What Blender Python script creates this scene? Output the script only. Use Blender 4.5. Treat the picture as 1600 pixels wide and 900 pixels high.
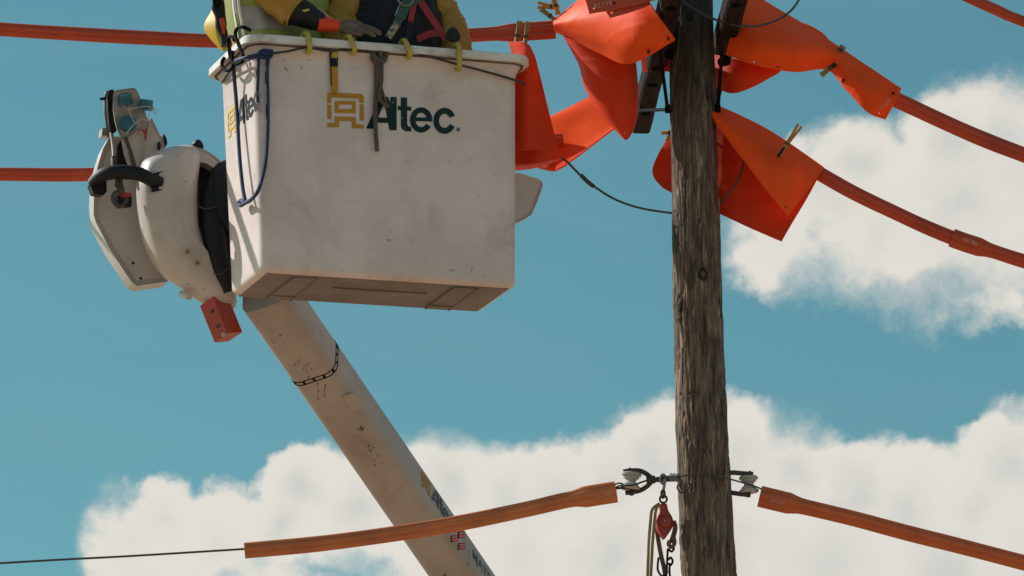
import bpy, bmesh, math, random
from mathutils import Vector, Matrix, noise
V = Vector
R = math.radians
random.seed(7)
for o in list(bpy.data.objects):
    bpy.data.objects.remove(o, do_unlink=True)
scene = bpy.context.scene
COL = scene.collection

# ------------------------------------------------------------------ camera
ELEV = R(15.0)          # a long lens on the ground, looking up
HOR, CAMZ = 25.1, 1.6   # metres from the pole, eye height
FPX = 8580.0            # focal length in photo pixels (1600 wide)
cam_d = bpy.data.cameras.new('camera')
cam = bpy.data.objects.new('camera', cam_d)
COL.objects.link(cam)
cam.location = (0, -HOR, CAMZ)
cam.rotation_euler = (math.pi / 2 + ELEV, 0, 0)
cam_d.sensor_width = 36.0
cam_d.lens = 36.0 * FPX / 1600.0
cam_d.clip_start = 0.5
cam_d.clip_end = 5000
scene.camera = cam

# ------------------------------------------------------------------ sun, exposure
SUN_EL = R(35)
SUN_AZ = R(-64)         # clockwise from +Y: left of and a little behind the bucket
sdir = V((math.sin(SUN_AZ) * math.cos(SUN_EL), math.cos(SUN_AZ) * math.cos(SUN_EL), math.sin(SUN_EL)))
sl = bpy.data.lights.new('sun', 'SUN')
sl.energy = 5.0
sl.angle = R(0.5)
sl.color = (1.0, 0.97, 0.92)
so = bpy.data.objects.new('sun', sl)
so.rotation_euler = (-sdir).to_track_quat('-Z', 'Y').to_euler()
so.location = (-20, 10, 30)
COL.objects.link(so)
scene.view_settings.view_transform = 'Standard'
scene.view_settings.look = 'None'
scene.view_settings.exposure = 0.0
scene.view_settings.gamma = 1.0
scene.render.engine = 'CYCLES'
scene.cycles.max_bounces = 6

CF = V((0, math.cos(ELEV), math.sin(ELEV)))
CU = V((0, -math.sin(ELEV), math.cos(ELEV)))
CP = V((0, -HOR, CAMZ))
def ray(x, y):
    return CF + V((1, 0, 0)) * ((x - 800) / FPX) + CU * ((450 - y) / FPX)
YOFF = 0.0              # shifts a whole assembly nearer or farther
def W(x, y, Y=0.0):
    d = ray(x, y)
    return CP + d * ((Y + YOFF - CP.y) / d.y)
def WP(x, y, p, n):
    d = ray(x, y)
    return CP + d * ((p - CP).dot(n) / d.dot(n))
def proj(p):
    q = p - CP
    w = q.dot(CF)
    return (800 + FPX * q.x / w, 450 - FPX * q.dot(CU) / w)

# ------------------------------------------------------------------ sky with clouds (by direction only)
def build_world():
    w = bpy.data.worlds.new('World')
    scene.world = w
    w.use_nodes = True
    w.cycles.sampling_method = 'NONE'
    nt = w.node_tree
    N, L = nt.nodes, nt.links
    N.clear()
    def math_n(op, a=None, b=None, c=None, clamp=False):
        n = N.new('ShaderNodeMath'); n.operation = op; n.use_clamp = clamp
        for i, v in enumerate((a, b, c)):
            if v is None: continue
            if isinstance(v, (int, float)): n.inputs[i].default_value = v
            else: L.new(v, n.inputs[i])
        return n.outputs[0]
    def vm(op, a, b=None, s=None):
        n = N.new('ShaderNodeVectorMath'); n.operation = op
        for i, v in enumerate((a, b)):
            if v is None: continue
            if isinstance(v, (tuple, Vector)): n.inputs[i].default_value = tuple(v)
            else: L.new(v, n.inputs[i])
        if s is not None: n.inputs['Scale'].default_value = s
        return n.outputs['Value'] if op in ('DISTANCE', 'LENGTH', 'DOT_PRODUCT') else n.outputs[0]
    def noise_n(vec, scale, detail=4, rough=0.55, color=False):
        n = N.new('ShaderNodeTexNoise'); n.inputs['Scale'].default_value = scale
        n.inputs['Detail'].default_value = detail; n.inputs['Roughness'].default_value = rough
        L.new(vec, n.inputs['Vector'])
        return n.outputs['Color'] if color else n.outputs['Fac']
    def mapr(v, a, b, c, d, smooth=True):
        n = N.new('ShaderNodeMapRange')
        if smooth: n.interpolation_type = 'SMOOTHSTEP'
        L.new(v, n.inputs['Value'])
        for k, x in zip(('From Min', 'From Max', 'To Min', 'To Max'), (a, b, c, d)): n.inputs[k].default_value = x
        return n.outputs[0]
    def mix(f, a, b, mode='MIX'):
        n = N.new('ShaderNodeMix'); n.data_type = 'RGBA'; n.blend_type = mode
        if isinstance(f, (int, float)): n.inputs[0].default_value = f
        else: L.new(f, n.inputs[0])
        for i, v in ((6, a), (7, b)):
            if isinstance(v, tuple): n.inputs[i].default_value = v + (1,)
            else: L.new(v, n.inputs[i])
        return n.outputs[2]
    sky = N.new('ShaderNodeTexSky'); sky.sky_type = 'NISHITA'; sky.sun_disc = False
    sky.sun_elevation = SUN_EL; sky.sun_rotation = SUN_AZ % (2 * math.pi)
    sky.altitude = 100; sky.air_density = 1.0; sky.dust_density = 0.6; sky.ozone_density = 1.0
    tc = N.new('ShaderNodeTexCoord')
    d0 = tc.outputs['Generated']
    # billow the direction, then sum round puffs
    w1 = vm('SUBTRACT', noise_n(d0, 120, 3, 0.5, True), (0.5, 0.5, 0.5))
    w2 = vm('SUBTRACT', noise_n(d0, 420, 4, 0.6, True), (0.5, 0.5, 0.5))
    d1 = vm('ADD', d0, vm('SCALE', w1, s=0.0085))
    d1 = vm('ADD', d1, vm('SCALE', w2, s=0.0019))
    puffs = [(205, 850, 86, .62), (250, 812, 64, .8), (340, 850, 80, .75), (465, 760, 66), (440, 815, 70), (560, 800, 88), (640, 770, 80),
             (700, 755, 78), (790, 780, 82), (880, 775, 88), (960, 760, 85), (1030, 725, 92), (1150, 725, 98), (1240, 740, 92),
             (1340, 780, 92), (1420, 790, 100), (1590, 735, 100), (1530, 790, 90), (1680, 760, 130), (700, 880, 95, .6),
             (820, 870, 120, .8), (960, 870, 130), (1120, 850, 150), (1300, 880, 150), (1480, 890, 150), (1640, 890, 160), (240, 920, 90, .6), (400, 925, 85, .45),
             (900, 990, 150), (1150, 1000, 160), (1400, 1010, 160), (560, 1010, 120, .5),
             (1225, 378, 85, .55), (1290, 300, 95, .95), (1350, 255, 78), (1370, 360, 120, .75), (1490, 220, 92), (1570, 215, 92), (1500, 320, 140),
             (1640, 260, 150), (1590, 385, 120, .6), (1440, 405, 100, .42), (1720, 360, 150, .8)]
    f = None
    for (x, y, r, *w_) in puffs:
        k = w_[0] if w_ else 1.0
        c = ray(x, y).normalized()
        dist = vm('DISTANCE', d1, c)
        e = math_n('MULTIPLY_ADD', dist, -FPX / (r * 1.07) * k, k)       # 1 in the middle, 0 at the rim
        e = math_n('MAXIMUM', e, -1.0)
        f = e if f is None else math_n('SMOOTH_MAX', f, e, 0.22)
    # the same kind of cumulus everywhere else
    far = mapr(vm('DISTANCE', d0, CF), 0.135, 0.19, 0.0, 1.0)
    g = math_n('MULTIPLY_ADD', noise_n(d1, 9.0, 5, 0.5), 6.0, -3.45)
    f = math_n('ADD', math_n('MULTIPLY', f, math_n('SUBTRACT', 1.0, far)), math_n('MULTIPLY', g, far))
    fine = noise_n(d0, 230, 5, 0.6)
    f2 = math_n('MULTIPLY_ADD', math_n('SUBTRACT', fine, 0.5), 0.34, f)
    # some rims crisp, others torn and thin
    crisp = mapr(noise_n(d0, 48, 3, 0.5), 0.38, 0.62, 0.75, 2.3)
    wisp = math_n('MULTIPLY', math_n('SUBTRACT', noise_n(d1, 620, 4, 0.65), 0.5), 0.16)
    f2 = math_n('ADD', math_n('MULTIPLY', math_n('ADD', f2, 0.10), crisp), wisp)
    alpha = mapr(f2, -0.04, 0.52, 0.0, 1.0)
    body = noise_n(d1, 75, 4, 0.5)
    shade = mapr(math_n('MULTIPLY_ADD', math_n('SUBTRACT', body, 0.5), 0.6, f), 0.30, 1.3, 0.0, 1.0)
    ccol = mix(shade, (7.75, 7.4, 6.7), (6.0, 6.05, 5.8))
    # clear sky: the physical sky, tinted towards the warm-cyan of the photograph, a little thin veil low down
    tint = mix(1.0, sky.outputs[0], (0.480, 0.865, 0.735), 'MULTIPLY')
    veil = mapr(noise_n(vm('MULTIPLY', d0, (1, 1, 4)), 14, 4, 0.5), 0.40, 0.75, 0.0, 0.22)
    tint = mix(veil, tint, (1.9, 3.6, 4.2))
    col = mix(math_n('MULTIPLY', alpha, 0.97), tint, ccol)
    bg = N.new('ShaderNodeBackground'); bg.inputs['Strength'].default_value = 0.10
    out = N.new('ShaderNodeOutputWorld')
    L.new(col, bg.inputs['Color']); L.new(bg.outputs[0], out.inputs['Surface'])
build_world()

# ------------------------------------------------------------------ materials
MATS = {}
def mat(name, c1, c2=None, scale=8.0, rough=0.5, stretch=(1, 1, 1), bump=0.0, bscale=None, speck=None, speck_amt=0.5,
        speck_scale=30.0, trans=0.0, metal=0.0, grime=None, grime_amt=0.0, spec=0.5, lo=0.35, hi=0.65, coat=0.0, scr=0.0):
    m = bpy.data.materials.new(name); m.use_nodes = True
    nt = m.node_tree; N, L = nt.nodes, nt.links
    b = N['Principled BSDF']
    tc = N.new('ShaderNodeTexCoord')
    mp = N.new('ShaderNodeMapping'); mp.inputs['Scale'].default_value = stretch
    L.new(tc.outputs['Object'], mp.inputs[0])
    def nz(sc, det=5, ro=0.6, vec=mp.outputs[0], dist=0.0):
        n = N.new('ShaderNodeTexNoise'); n.inputs['Scale'].default_value = sc; n.inputs['Detail'].default_value = det
        n.inputs['Roughness'].default_value = ro; n.inputs['Distortion'].default_value = dist
        L.new(vec, n.inputs['Vector']); return n.outputs['Fac']
    def mr(v, a, bb, c=0.0, d=1.0):
        n = N.new('ShaderNodeMapRange'); n.interpolation_type = 'SMOOTHSTEP'; L.new(v, n.inputs['Value'])
        for k, x in zip(('From Min', 'From Max', 'To Min', 'To Max'), (a, bb, c, d)): n.inputs[k].default_value = x
        return n.outputs[0]
    def mx(f, a, bb):
        n = N.new('ShaderNodeMix'); n.data_type = 'RGBA'; L.new(f, n.inputs[0])
        for i, v in ((6, a), (7, bb)):
            if isinstance(v, tuple): n.inputs[i].default_value = v + (1,)
            else: L.new(v, n.inputs[i])
        return n.outputs[2]
    c2 = c2 or tuple(x * 0.8 for x in c1)
    col = mx(mr(nz(scale), lo, hi), c1, c2)
    if grime:
        col = mx(mr(nz(scale * 0.45, 7, 0.7, dist=0.6), 0.50, 0.74, 0.0, grime_amt), col, grime)
    if speck:
        a = mr(nz(speck_scale, 3, 0.7), 0.635, 0.70, 0, 1)
        bq = mr(nz(scale * 0.6, 3, 0.6), 0.45, 0.62, 0, speck_amt)
        mm = N.new('ShaderNodeMath'); mm.operation = 'MULTIPLY'; L.new(a, mm.inputs[0]); L.new(bq, mm.inputs[1])
        col = mx(mm.outputs[0], col, speck)
    if scr:     # fine scratches, long and thin in two directions
        for k, st in enumerate(((1.2, 1.2, 26), (22, 22, 1.0))):
            mp2 = N.new('ShaderNodeMapping'); mp2.inputs['Scale'].default_value = st
            mp2.inputs['Rotation'].default_value = (0.12, 0.2 + k * 0.1, 0.1); L.new(tc.outputs['Object'], mp2.inputs[0])
            a = mr(nz(5.0, 4, 0.75, mp2.outputs[0]), 0.63, 0.72, 0, scr)
            col = mx(a, col, grime or speck or tuple(x * 0.3 for x in c1))
    L.new(col, b.inputs['Base Color'])
    rr = N.new('ShaderNodeMapRange'); L.new(nz(scale * 2.2, 4), rr.inputs['Value'])
    rr.inputs['To Min'].default_value = max(rough - 0.12, 0.05); rr.inputs['To Max'].default_value = min(rough + 0.12, 1)
    L.new(rr.outputs[0], b.inputs['Roughness'])
    b.inputs['Metallic'].default_value = metal
    b.inputs['Specular IOR Level'].default_value = spec
    b.inputs['Coat Weight'].default_value = coat
    if bump:
        bn = N.new('ShaderNodeBump'); bn.inputs['Strength'].default_value = bump; bn.inputs['Distance'].default_value = 0.004
        L.new(nz(bscale or scale * 6, 5, 0.65), bn.inputs['Height']); L.new(bn.outputs[0], b.inputs['Normal'])
    if trans:
        t = N.new('ShaderNodeBsdfTranslucent'); L.new(col, t.inputs['Color'])
        ms = N.new('ShaderNodeMixShader'); ms.inputs[0].default_value = trans
        L.new(b.outputs[0], ms.inputs[1]); L.new(t.outputs[0], ms.inputs[2])
        L.new(ms.outputs[0], N['Material Output'].inputs['Surface'])
    MATS[name] = m
    return m

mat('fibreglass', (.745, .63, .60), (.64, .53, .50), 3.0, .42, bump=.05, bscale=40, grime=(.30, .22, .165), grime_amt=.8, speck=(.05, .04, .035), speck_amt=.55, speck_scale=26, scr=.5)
mat('rim_paint', (.78, .75, .72), (.66, .63, .60), 7, .5, grime=(.22, .17, .13), grime_amt=.7, speck=(.08, .05, .05), speck_amt=.9, speck_scale=38, bump=.08)
mat('cover_paint', (.58, .52, .485), (.50, .445, .41), 4, .38, bump=.04, grime=(.28, .20, .14), grime_amt=.40, speck=(.06, .045, .04), speck_amt=.9, speck_scale=22, scr=.15)
mat('boom_paint', (.43, .365, .325), (.36, .30, .265), 2.4, .4, grime=(.22, .15, .105), grime_amt=.7, speck=(.05, .035, .03), speck_amt=1, speck_scale=15, scr=.42)
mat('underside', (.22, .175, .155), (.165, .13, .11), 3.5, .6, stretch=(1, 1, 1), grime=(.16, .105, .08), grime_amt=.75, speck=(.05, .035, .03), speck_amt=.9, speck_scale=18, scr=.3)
mat('blanket_rubber', (.98, .105, .012), (.95, .092, .010), 5, .6, trans=.14, bump=.03, bscale=60, grime=(.60, .06, .014), grime_amt=.22, spec=.2, scr=.10, speck=(.40, .05, .02), speck_amt=.5)
mat('blanket_thin', (.98, .150, .016), (.95, .130, .014), 5, .6, trans=.45, bump=.03, bscale=60, grime=(.60, .06, .014), grime_amt=.15, spec=.2, scr=.07, speck=(.40, .05, .02), speck_amt=.5)
mat('blanket_red', (.82, .066, .016), (.74, .055, .013), 5, .6, trans=.18, bump=.03, bscale=60, grime=(.45, .04, .012), grime_amt=.25, spec=.2, scr=.10, speck=(.30, .03, .02), speck_amt=.5)
mat('hose_red', (.60, .075, .022), (.50, .06, .018), 6, .45, trans=.08, grime=(.30, .04, .018), grime_amt=.4, bump=.05, speck=(.16, .03, .02), speck_amt=.3, scr=.06)
mat('hose_orange', (.66, .145, .038), (.56, .115, .030), 6, .45, trans=.08, grime=(.34, .075, .03), grime_amt=.4, bump=.05, speck=(.16, .04, .02), speck_amt=.3, scr=.06)
mat('hose_tan', (.66, .20, .068), (.54, .155, .052), 6, .5, trans=.08, grime=(.34, .10, .045), grime_amt=.45, bump=.05, speck=(.16, .06, .03), speck_amt=.3, scr=.08)
mat('chalk', (.62, .34, .27), (.5, .2, .15), 60, .8)
mat('gold_print', (.50, .255, .03), (.44, .22, .028), 6, .45, speck=(.45, .40, .36), speck_amt=1, speck_scale=22, spec=.15)
mat('yellow_print', (.72, .50, .06), (.64, .44, .05), 6, .45)
mat('teal_print', (.008, .028, .034), (.012, .03, .036), 6, .4, speck=(.45, .41, .37), speck_amt=1.0, speck_scale=26, scr=.45, spec=.15)
mat('black_print', (.02, .02, .022), (.03, .03, .03), 9, .5, spec=.15)
mat('slate_print', (.07, .08, .10), (.10, .11, .13), 9, .5, spec=.15)
mat('red_print', (.45, .035, .03), (.38, .03, .03), 9, .5)
mat('crossarm_wood', (.038, .027, .021), (.012, .009, .008), 9, .85, spec=.08, stretch=(8, .7, 8), bump=.5, bscale=40)
mat('black_steel', (.005, .0055, .006), (.009, .009, .009), 12, .8, bump=.1, spec=.06)
mat('rust_steel', (.10, .075, .06), (.055, .042, .035), 30, .65, metal=.3, bump=.2)
mat('galvanised', (.30, .29, .28), (.20, .19, .18), 30, .5, metal=.6, bump=.1)
mat('plate_metal', (.36, .32, .29), (.26, .23, .21), 14, .45, metal=.35, grime=(.14, .10, .08), grime_amt=.6, speck=(.08, .06, .05), scr=.2)
mat('shade_line_brown', (.07, .055, .045), (.16, .13, .11), 9, .8, lo=.3, hi=.7)
mat('rub_dark', (.11, .075, .055), (.20, .145, .11), 60, .8)
mat('porcelain', (.50, .47, .43), (.40, .37, .33), 20, .3, grime=(.20, .16, .12), grime_amt=.5)
mat('black_vinyl', (.006, .008, .010), (.010, .012, .014), 10, .55, bump=.25, bscale=25, spec=.3)
mat('black_plastic', (.007, .007, .008), (.012, .012, .013), 14, .5, spec=.3)
mat('navy_cloth', (.006, .010, .016), (.010, .014, .022), 8, .8, bump=.35, bscale=14)
mat('yellow_rubber', (.44, .245, .022), (.36, .19, .018), 5, .42, bump=.1, bscale=12, grime=(.24, .12, .015), grime_amt=.5, trans=.06)
mat('yellow_plastic', (.50, .41, .075), (.40, .32, .06), 22, .4, grime=(.26, .19, .04), grime_amt=.5)
mat('rain_yellow', (.70, .47, .02), (.6, .38, .018), 6, .5, trans=.25)
mat('vest_lime', (.30, .34, .085), (.24, .27, .07), 7, .7, bump=.3, bscale=22)
mat('vest_silver', (.36, .33, .31), (.26, .24, .23), 9, .45, bump=.3, bscale=30)
mat('vest_piping', (.74, .72, .62), (.66, .64, .54), 9, .6)
mat('leather', (.165, .125, .095), (.11, .082, .06), 30, .8, bump=.5, bscale=90)
mat('glove_orange', (.86, .07, .012), (.8, .055, .01), 8, .4, trans=.08)
mat('skin_tone', (.50, .30, .21), (.46, .26, .18), 12, .5)
mat('denim', (.03, .04, .07), (.04, .05, .08), 20, .85)
mat('helmet_white', (.7, .7, .68), (.65, .65, .62), 8, .3)
mat('hair_brown', (.05, .03, .02), (.03, .02, .012), 40, .7)
mat('blue_rope', (.006, .018, .065), (.012, .038, .12), 90, .7, speck=(.35, .42, .55), speck_amt=.9, speck_scale=120, bump=.5, bscale=200)
mat('grey_rope', (.12, .10, .085), (.075, .06, .05), 110, .85, bump=.6, bscale=220)
mat('dark_cord', (.035, .032, .03), (.06, .052, .045), 80, .8, bump=.4)
mat('tan_rope', (.34, .24, .12), (.25, .17, .08), 120, .85, bump=.5, bscale=240)
mat('brown_webbing', (.17, .105, .06), (.12, .075, .045), 60, .85, bump=.4)
mat('cable_grey', (.075, .07, .065), (.05, .047, .045), 40, .5, metal=.2)
mat('bright_wire', (.5, .47, .42), (.42, .4, .36), 40, .4, metal=.4)
mat('pulley_red', (.42, .045, .026), (.34, .035, .022), 22, .5, grime=(.14, .03, .02), grime_amt=.5, speck=(.08, .04, .03))
mat('bracket_red', (.46, .048, .026), (.38, .038, .022), 8, .4, grime=(.24, .03, .02), grime_amt=.4)
mat('teal_cap', (.012, .13, .20), (.010, .10, .165), 14, .45)
mat('strap_red', (.34, .03, .035), (.27, .024, .03), 40, .75, bump=.3)
mat('strap_green', (.045, .10, .085), (.03, .075, .065), 40, .75, bump=.3)
mat('strap_label', (.40, .33, .25), (.14, .11, .09), 45, .7, lo=.45, hi=.55)
mat('label_red', (.55, .06, .035), (.42, .05, .03), 40, .5)
mat('clip_amber', (.62, .28, .02), (.50, .20, .015), 30, .4, trans=.1, grime=(.2, .09, .02), grime_amt=.5)
mat('clip_olive', (.33, .22, .04), (.2, .13, .03), 40, .5, speck=(.06, .05, .02))
mat('rust_dot', (.35, .17, .05), (.26, .12, .04), 30, .7)
mat('ground_dirt', (.42, .285, .185), (.33, .225, .145), .25, .95, bump=.3)

# pole wood: long weathered fibres, very dark patches, paler outer flakes
def pole_material():
    m = bpy.data.materials.new('pole_wood'); m.use_nodes = True
    nt = m.node_tree; N, L = nt.nodes, nt.links; b = N['Principled BSDF']
    tc = N.new('ShaderNodeTexCoord')
    def mp(st):
        n = N.new('ShaderNodeMapping'); n.inputs['Scale'].default_value = st; L.new(tc.outputs['Object'], n.inputs[0]); return n.outputs[0]
    def nz(st, sc, det=6, ro=.65, dist=0.):
        n = N.new('ShaderNodeTexNoise'); n.inputs['Scale'].default_value = sc; n.inputs['Detail'].default_value = det
        n.inputs['Roughness'].default_value = ro; n.inputs['Distortion'].default_value = dist; L.new(mp(st), n.inputs['Vector']); return n.outputs['Fac']
    def ramp(v, stops):
        n = N.new('ShaderNodeValToRGB'); L.new(v, n.inputs[0]); e = n.color_ramp.elements
        while len(e) < len(stops): e.new(.5)
        for q, (p, c) in zip(e, stops): q.position = p; q.color = c + (1,)
        return n.outputs[0]
    def mx(f, a, bb, mode='MIX'):
        n = N.new('ShaderNodeMix'); n.data_type = 'RGBA'; n.blend_type = mode; n.inputs[0].default_value = 1
        if f is not None: L.new(f, n.inputs[0])
        for i, v in ((6, a), (7, bb)):
            if isinstance(v, tuple): n.inputs[i].default_value = v + (1,)
            else: L.new(v, n.inputs[i])
        return n.outputs[2]
    def mr(v, a, bb, c=0., d=1.):
        n = N.new('ShaderNodeMapRange'); n.interpolation_type = 'SMOOTHSTEP'; L.new(v, n.inputs['Value'])
        for k, x in zip(('From Min', 'From Max', 'To Min', 'To Max'), (a, bb, c, d)): n.inputs[k].default_value = x
        return n.outputs[0]
    base = ramp(nz((1, 1, .085), 46, 7, .72, .9), [(.35, (.036, .031, .028)), (.46, (.118, .088, .066)), (.57, (.215, .153, .108)), (.70, (.52, .375, .26))])
    dark = mr(nz((1, 1, .30), 15, 6, .7, 1.0), .50, .64, 0, .55)
    base = mx(dark, base, (.032, .027, .025))
    streak = mr(nz((1, 1, .030), 95, 4, .7), .58, .66, 0, .6)
    base = mx(streak, base, (.04, .03, .025))
    sep = N.new('ShaderNodeSeparateXYZ'); L.new(tc.outputs['Object'], sep.inputs[0])
    # darker towards the pole head, with a ragged lower edge
    zz = N.new('ShaderNodeMath'); zz.operation = 'MULTIPLY_ADD'
    L.new(nz((1, 1, .2), 10, 5), zz.inputs[0]); zz.inputs[1].default_value = 1.4; L.new(sep.outputs[2], zz.inputs[2])
    head_dark = mr(zz.outputs[0], 9.55, 10.15, 0, .80)
    base = mx(head_dark, base, (.022, .024, .021))
    at = N.new('ShaderNodeAttribute'); at.attribute_name = 'stain'
    base = mx(at.outputs['Fac'], base, (.020, .016, .014))
    L.new(base, b.inputs['Base Color'])
    b.inputs['Roughness'].default_value = .85; b.inputs['Specular IOR Level'].default_value = .2
    bn = N.new('ShaderNodeBump'); bn.inputs['Strength'].default_value = .8; bn.inputs['Distance'].default_value = .006
    L.new(nz((1, 1, .12), 80, 6, .7, .6), bn.inputs['Height']); L.new(bn.outputs[0], b.inputs['Normal'])
    MATS['pole_wood'] = m
pole_material()

# ------------------------------------------------------------------ mesh helpers
class MB:
    def __init__(s): s.v, s.f = [], []
    def add(s, vs, fs):
        o = len(s.v); s.v += [V(p) for p in vs]; s.f += [tuple(i + o for i in q) for q in fs]; return s
    def build(s, name, m, parent=None, smooth=True, sharp=40, fix=True):
        me = bpy.data.meshes.new(name)
        org = parent_loc(parent) if parent else sum(s.v, V()) / len(s.v)
        me.from_pydata([tuple(p - org) for p in s.v], [], s.f)
        if fix:
            bm = bmesh.new(); bm.from_mesh(me); bmesh.ops.recalc_face_normals(bm, faces=bm.faces); bm.to_mesh(me); bm.free()
        me.materials.append(MATS[m])
        if smooth:
            me.polygons.foreach_set('use_smooth', [True] * len(me.polygons))
            me.set_sharp_from_angle(angle=R(sharp))
        me.update()
        o = bpy.data.objects.new(name, me); COL.objects.link(o)
        if parent: o.parent = parent
        else: o.location = org
        return o
def parent_loc(p):
    l = V(p.location)
    while p.parent: p = p.parent; l += V(p.location)
    return l
def tag(o, label, cat, group=None):
    o['label'] = label; o['category'] = cat
    if group: o['group'] = group
    return o
def thing(name, loc, label, cat, group=None):
    o = bpy.data.objects.new(name, None); o.empty_display_size = .2; o.location = loc; COL.objects.link(o)
    return tag(o, label, cat, group)

def catmull(pts, n):
    """n points per span through pts (any tuples)"""
    P = [V(p) for p in pts]
    if len(P) < 3: 
        return [P[0].lerp(P[-1], i / n) for i in range(n + 1)]
    out = []
    for i in range(len(P) - 1):
        a = P[i - 1] if i else P[0] * 2 - P[1]
        b, c = P[i], P[i + 1]
        d = P[i + 2] if i + 2 < len(P) else P[-1] * 2 - P[-2]
        for k in range(n):
            t = k / n
            out.append(.5 * ((2 * b) + (c - a) * t + (2 * a - 5 * b + 4 * c - d) * t * t + (3 * b - a - 3 * c + d) * t ** 3))
    out.append(P[-1]); return out
def frames(path, up=V((0, 0, 1))):
    fr = []
    for i, p in enumerate(path):
        t = (path[min(i + 1, len(path) - 1)] - path[max(i - 1, 0)]).normalized()
        s = t.cross(up)
        if s.length < 1e-4: s = t.cross(V((0, 1, 0)))
        s.normalize(); fr.append((t, s, s.cross(t).normalized()))
    return fr
def rmf(path, up=V((0, 0, 1))):
    """rotation minimising frames, for ropes and hooks that curl"""
    fr = []; prev = None
    for i, p in enumerate(path):
        t = (path[min(i + 1, len(path) - 1)] - path[max(i - 1, 0)]).normalized()
        if prev is None:
            s = t.cross(up)
            if s.length < 1e-3: s = t.cross(V((1, 0, 0)))
        else: s = prev - t * prev.dot(t)
        s.normalize(); prev = s; fr.append((t, s, s.cross(t).normalized()))
    return fr
CIRC = lambda n: [(math.cos(2 * math.pi * k / n), math.sin(2 * math.pi * k / n)) for k in range(n)]
def sweep(mb, path, rad, sec, fr=None, caps=True):
    fr = fr or rmf(path)
    n = len(sec); vs = []; fs = []
    for i, p in enumerate(path):
        r = rad(i / max(1, len(path) - 1)) if callable(rad) else rad
        ra, rb = r if isinstance(r, tuple) else (r, r)
        for (a, b) in sec: vs.append(p + fr[i][1] * (a * ra) + fr[i][2] * (b * rb))
    for i in range(len(path) - 1):
        for k in range(n):
            q = (k + 1) % n
            fs.append((i * n + k, i * n + q, (i + 1) * n + q, (i + 1) * n + k))
    if caps:
        fs.append(tuple(range(n))[::-1]); fs.append(tuple((len(path) - 1) * n + k for k in range(n)))
    mb.add(vs, fs); return mb
def tube(mb, pts, r, n=4, seg=10): return sweep(mb, catmull(pts, n), r, CIRC(seg))
def px(lst, Y=None): return [W(p[0], p[1], p[2] if len(p) > 2 else Y) for p in lst]

def resample_grid(rows, nu, nv):
    cols = [catmull(r, 6) for r in rows]
    m = len(cols[0]); 
    def at(c, t):
        x = t * (len(c) - 1); i = min(int(x), len(c) - 2); return c[i].lerp(c[i + 1], x - i)
    A = [[at(c, j / nv) for j in range(nv + 1)] for c in cols]
    out = [[None] * (nv + 1) for _ in range(nu + 1)]
    for j in range(nv + 1):
        c = catmull([A[i][j] for i in range(len(A))], 8) if len(A) > 2 else [A[0][j], A[1][j]]
        for i in range(nu + 1): out[i][j] = at(c, i / nu)
    return out
def sheet(mb, rows, nu=44, nv=44, th=.007, holes=(), wob=.0042, seed=0):
    """a thick rubber sheet through rows of (x, y, Y) control points; holes = photo positions of punched eyelets"""
    PR = [px(r) for r in rows]; CELL = .0092
    nv = max(14, min(110, int(max(sum((b - a).length for a, b in zip(r, r[1:])) for r in PR) / CELL)))
    nu = max(10, min(110, int(max(sum((PR[i + 1][k] - PR[i][k]).length for i in range(len(PR) - 1)) for k in range(len(PR[0]))) / CELL)))
    G = resample_grid(PR, nu, nv)
    for i in range(nu + 1):
        for j in range(nv + 1):
            p = G[i][j]
            q = p + V((noise.noise(p * 4), 0, noise.noise(p * 4 + V((7, 3, 1))))) * .06
            crease = max(0, 1 - abs(noise.noise(V((q.x * 3.2 + seed, q.y, q.z * 5.5)))) * 9)
            k = noise.noise(p * 5 + V((seed, 0, 0))) * wob + noise.noise(p * 14 + V((0, seed, 3))) * wob * .4 + crease * wob * .55
            G[i][j] = p + V((0, -1, 0)) * k
    nrm = [[None] * (nv + 1) for _ in range(nu + 1)]
    for i in range(nu + 1):
        for j in range(nv + 1):
            a = G[min(i + 1, nu)][j] - G[max(i - 1, 0)][j]; b = G[i][min(j + 1, nv)] - G[i][max(j - 1, 0)]
            n = a.cross(b); n = n.normalized() if n.length > 1e-9 else V((0, -1, 0))
            nrm[i][j] = n
    w = nv + 1; N = (nu + 1) * w
    vs = [G[i][j] + nrm[i][j] * th / 2 for i in range(nu + 1) for j in range(w)] + [G[i][j] - nrm[i][j] * th / 2 for i in range(nu + 1) for j in range(w)]
    cut = set()
    for (hx, hy) in holes:
        best = min(((i, j) for i in range(1, nu - 1) for j in range(1, nv - 1)),
                   key=lambda q: sum((a - b) ** 2 for a, b in zip(proj((G[q[0]][q[1]] + G[q[0] + 1][q[1] + 1]) / 2), (hx, hy))))
        cut.add(best)
    fs = []
    for i in range(nu):
        for j in range(nv):
            a, b, c, d = i * w + j, i * w + j + 1, (i + 1) * w + j + 1, (i + 1) * w + j
            if (i, j) in cut:
                for (s, t) in ((a, b), (b, c), (c, d), (d, a)): fs.append((s, t, t + N, s + N))
                continue
            fs.append((a, b, c, d)); fs.append((d + N, c + N, b + N, a + N))
    for j in range(nv):
        fs.append((j, j + N, j + 1 + N, j + 1)); q = nu * w + j; fs.append((q, q + 1, q + 1 + N, q + N))
    for i in range(nu):
        a = i * w; fs.append((a, a + w, a + w + N, a + N)); a += nv; fs.append((a, a + N, a + w + N, a + w))
    mb.add(vs, fs); return mb

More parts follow.
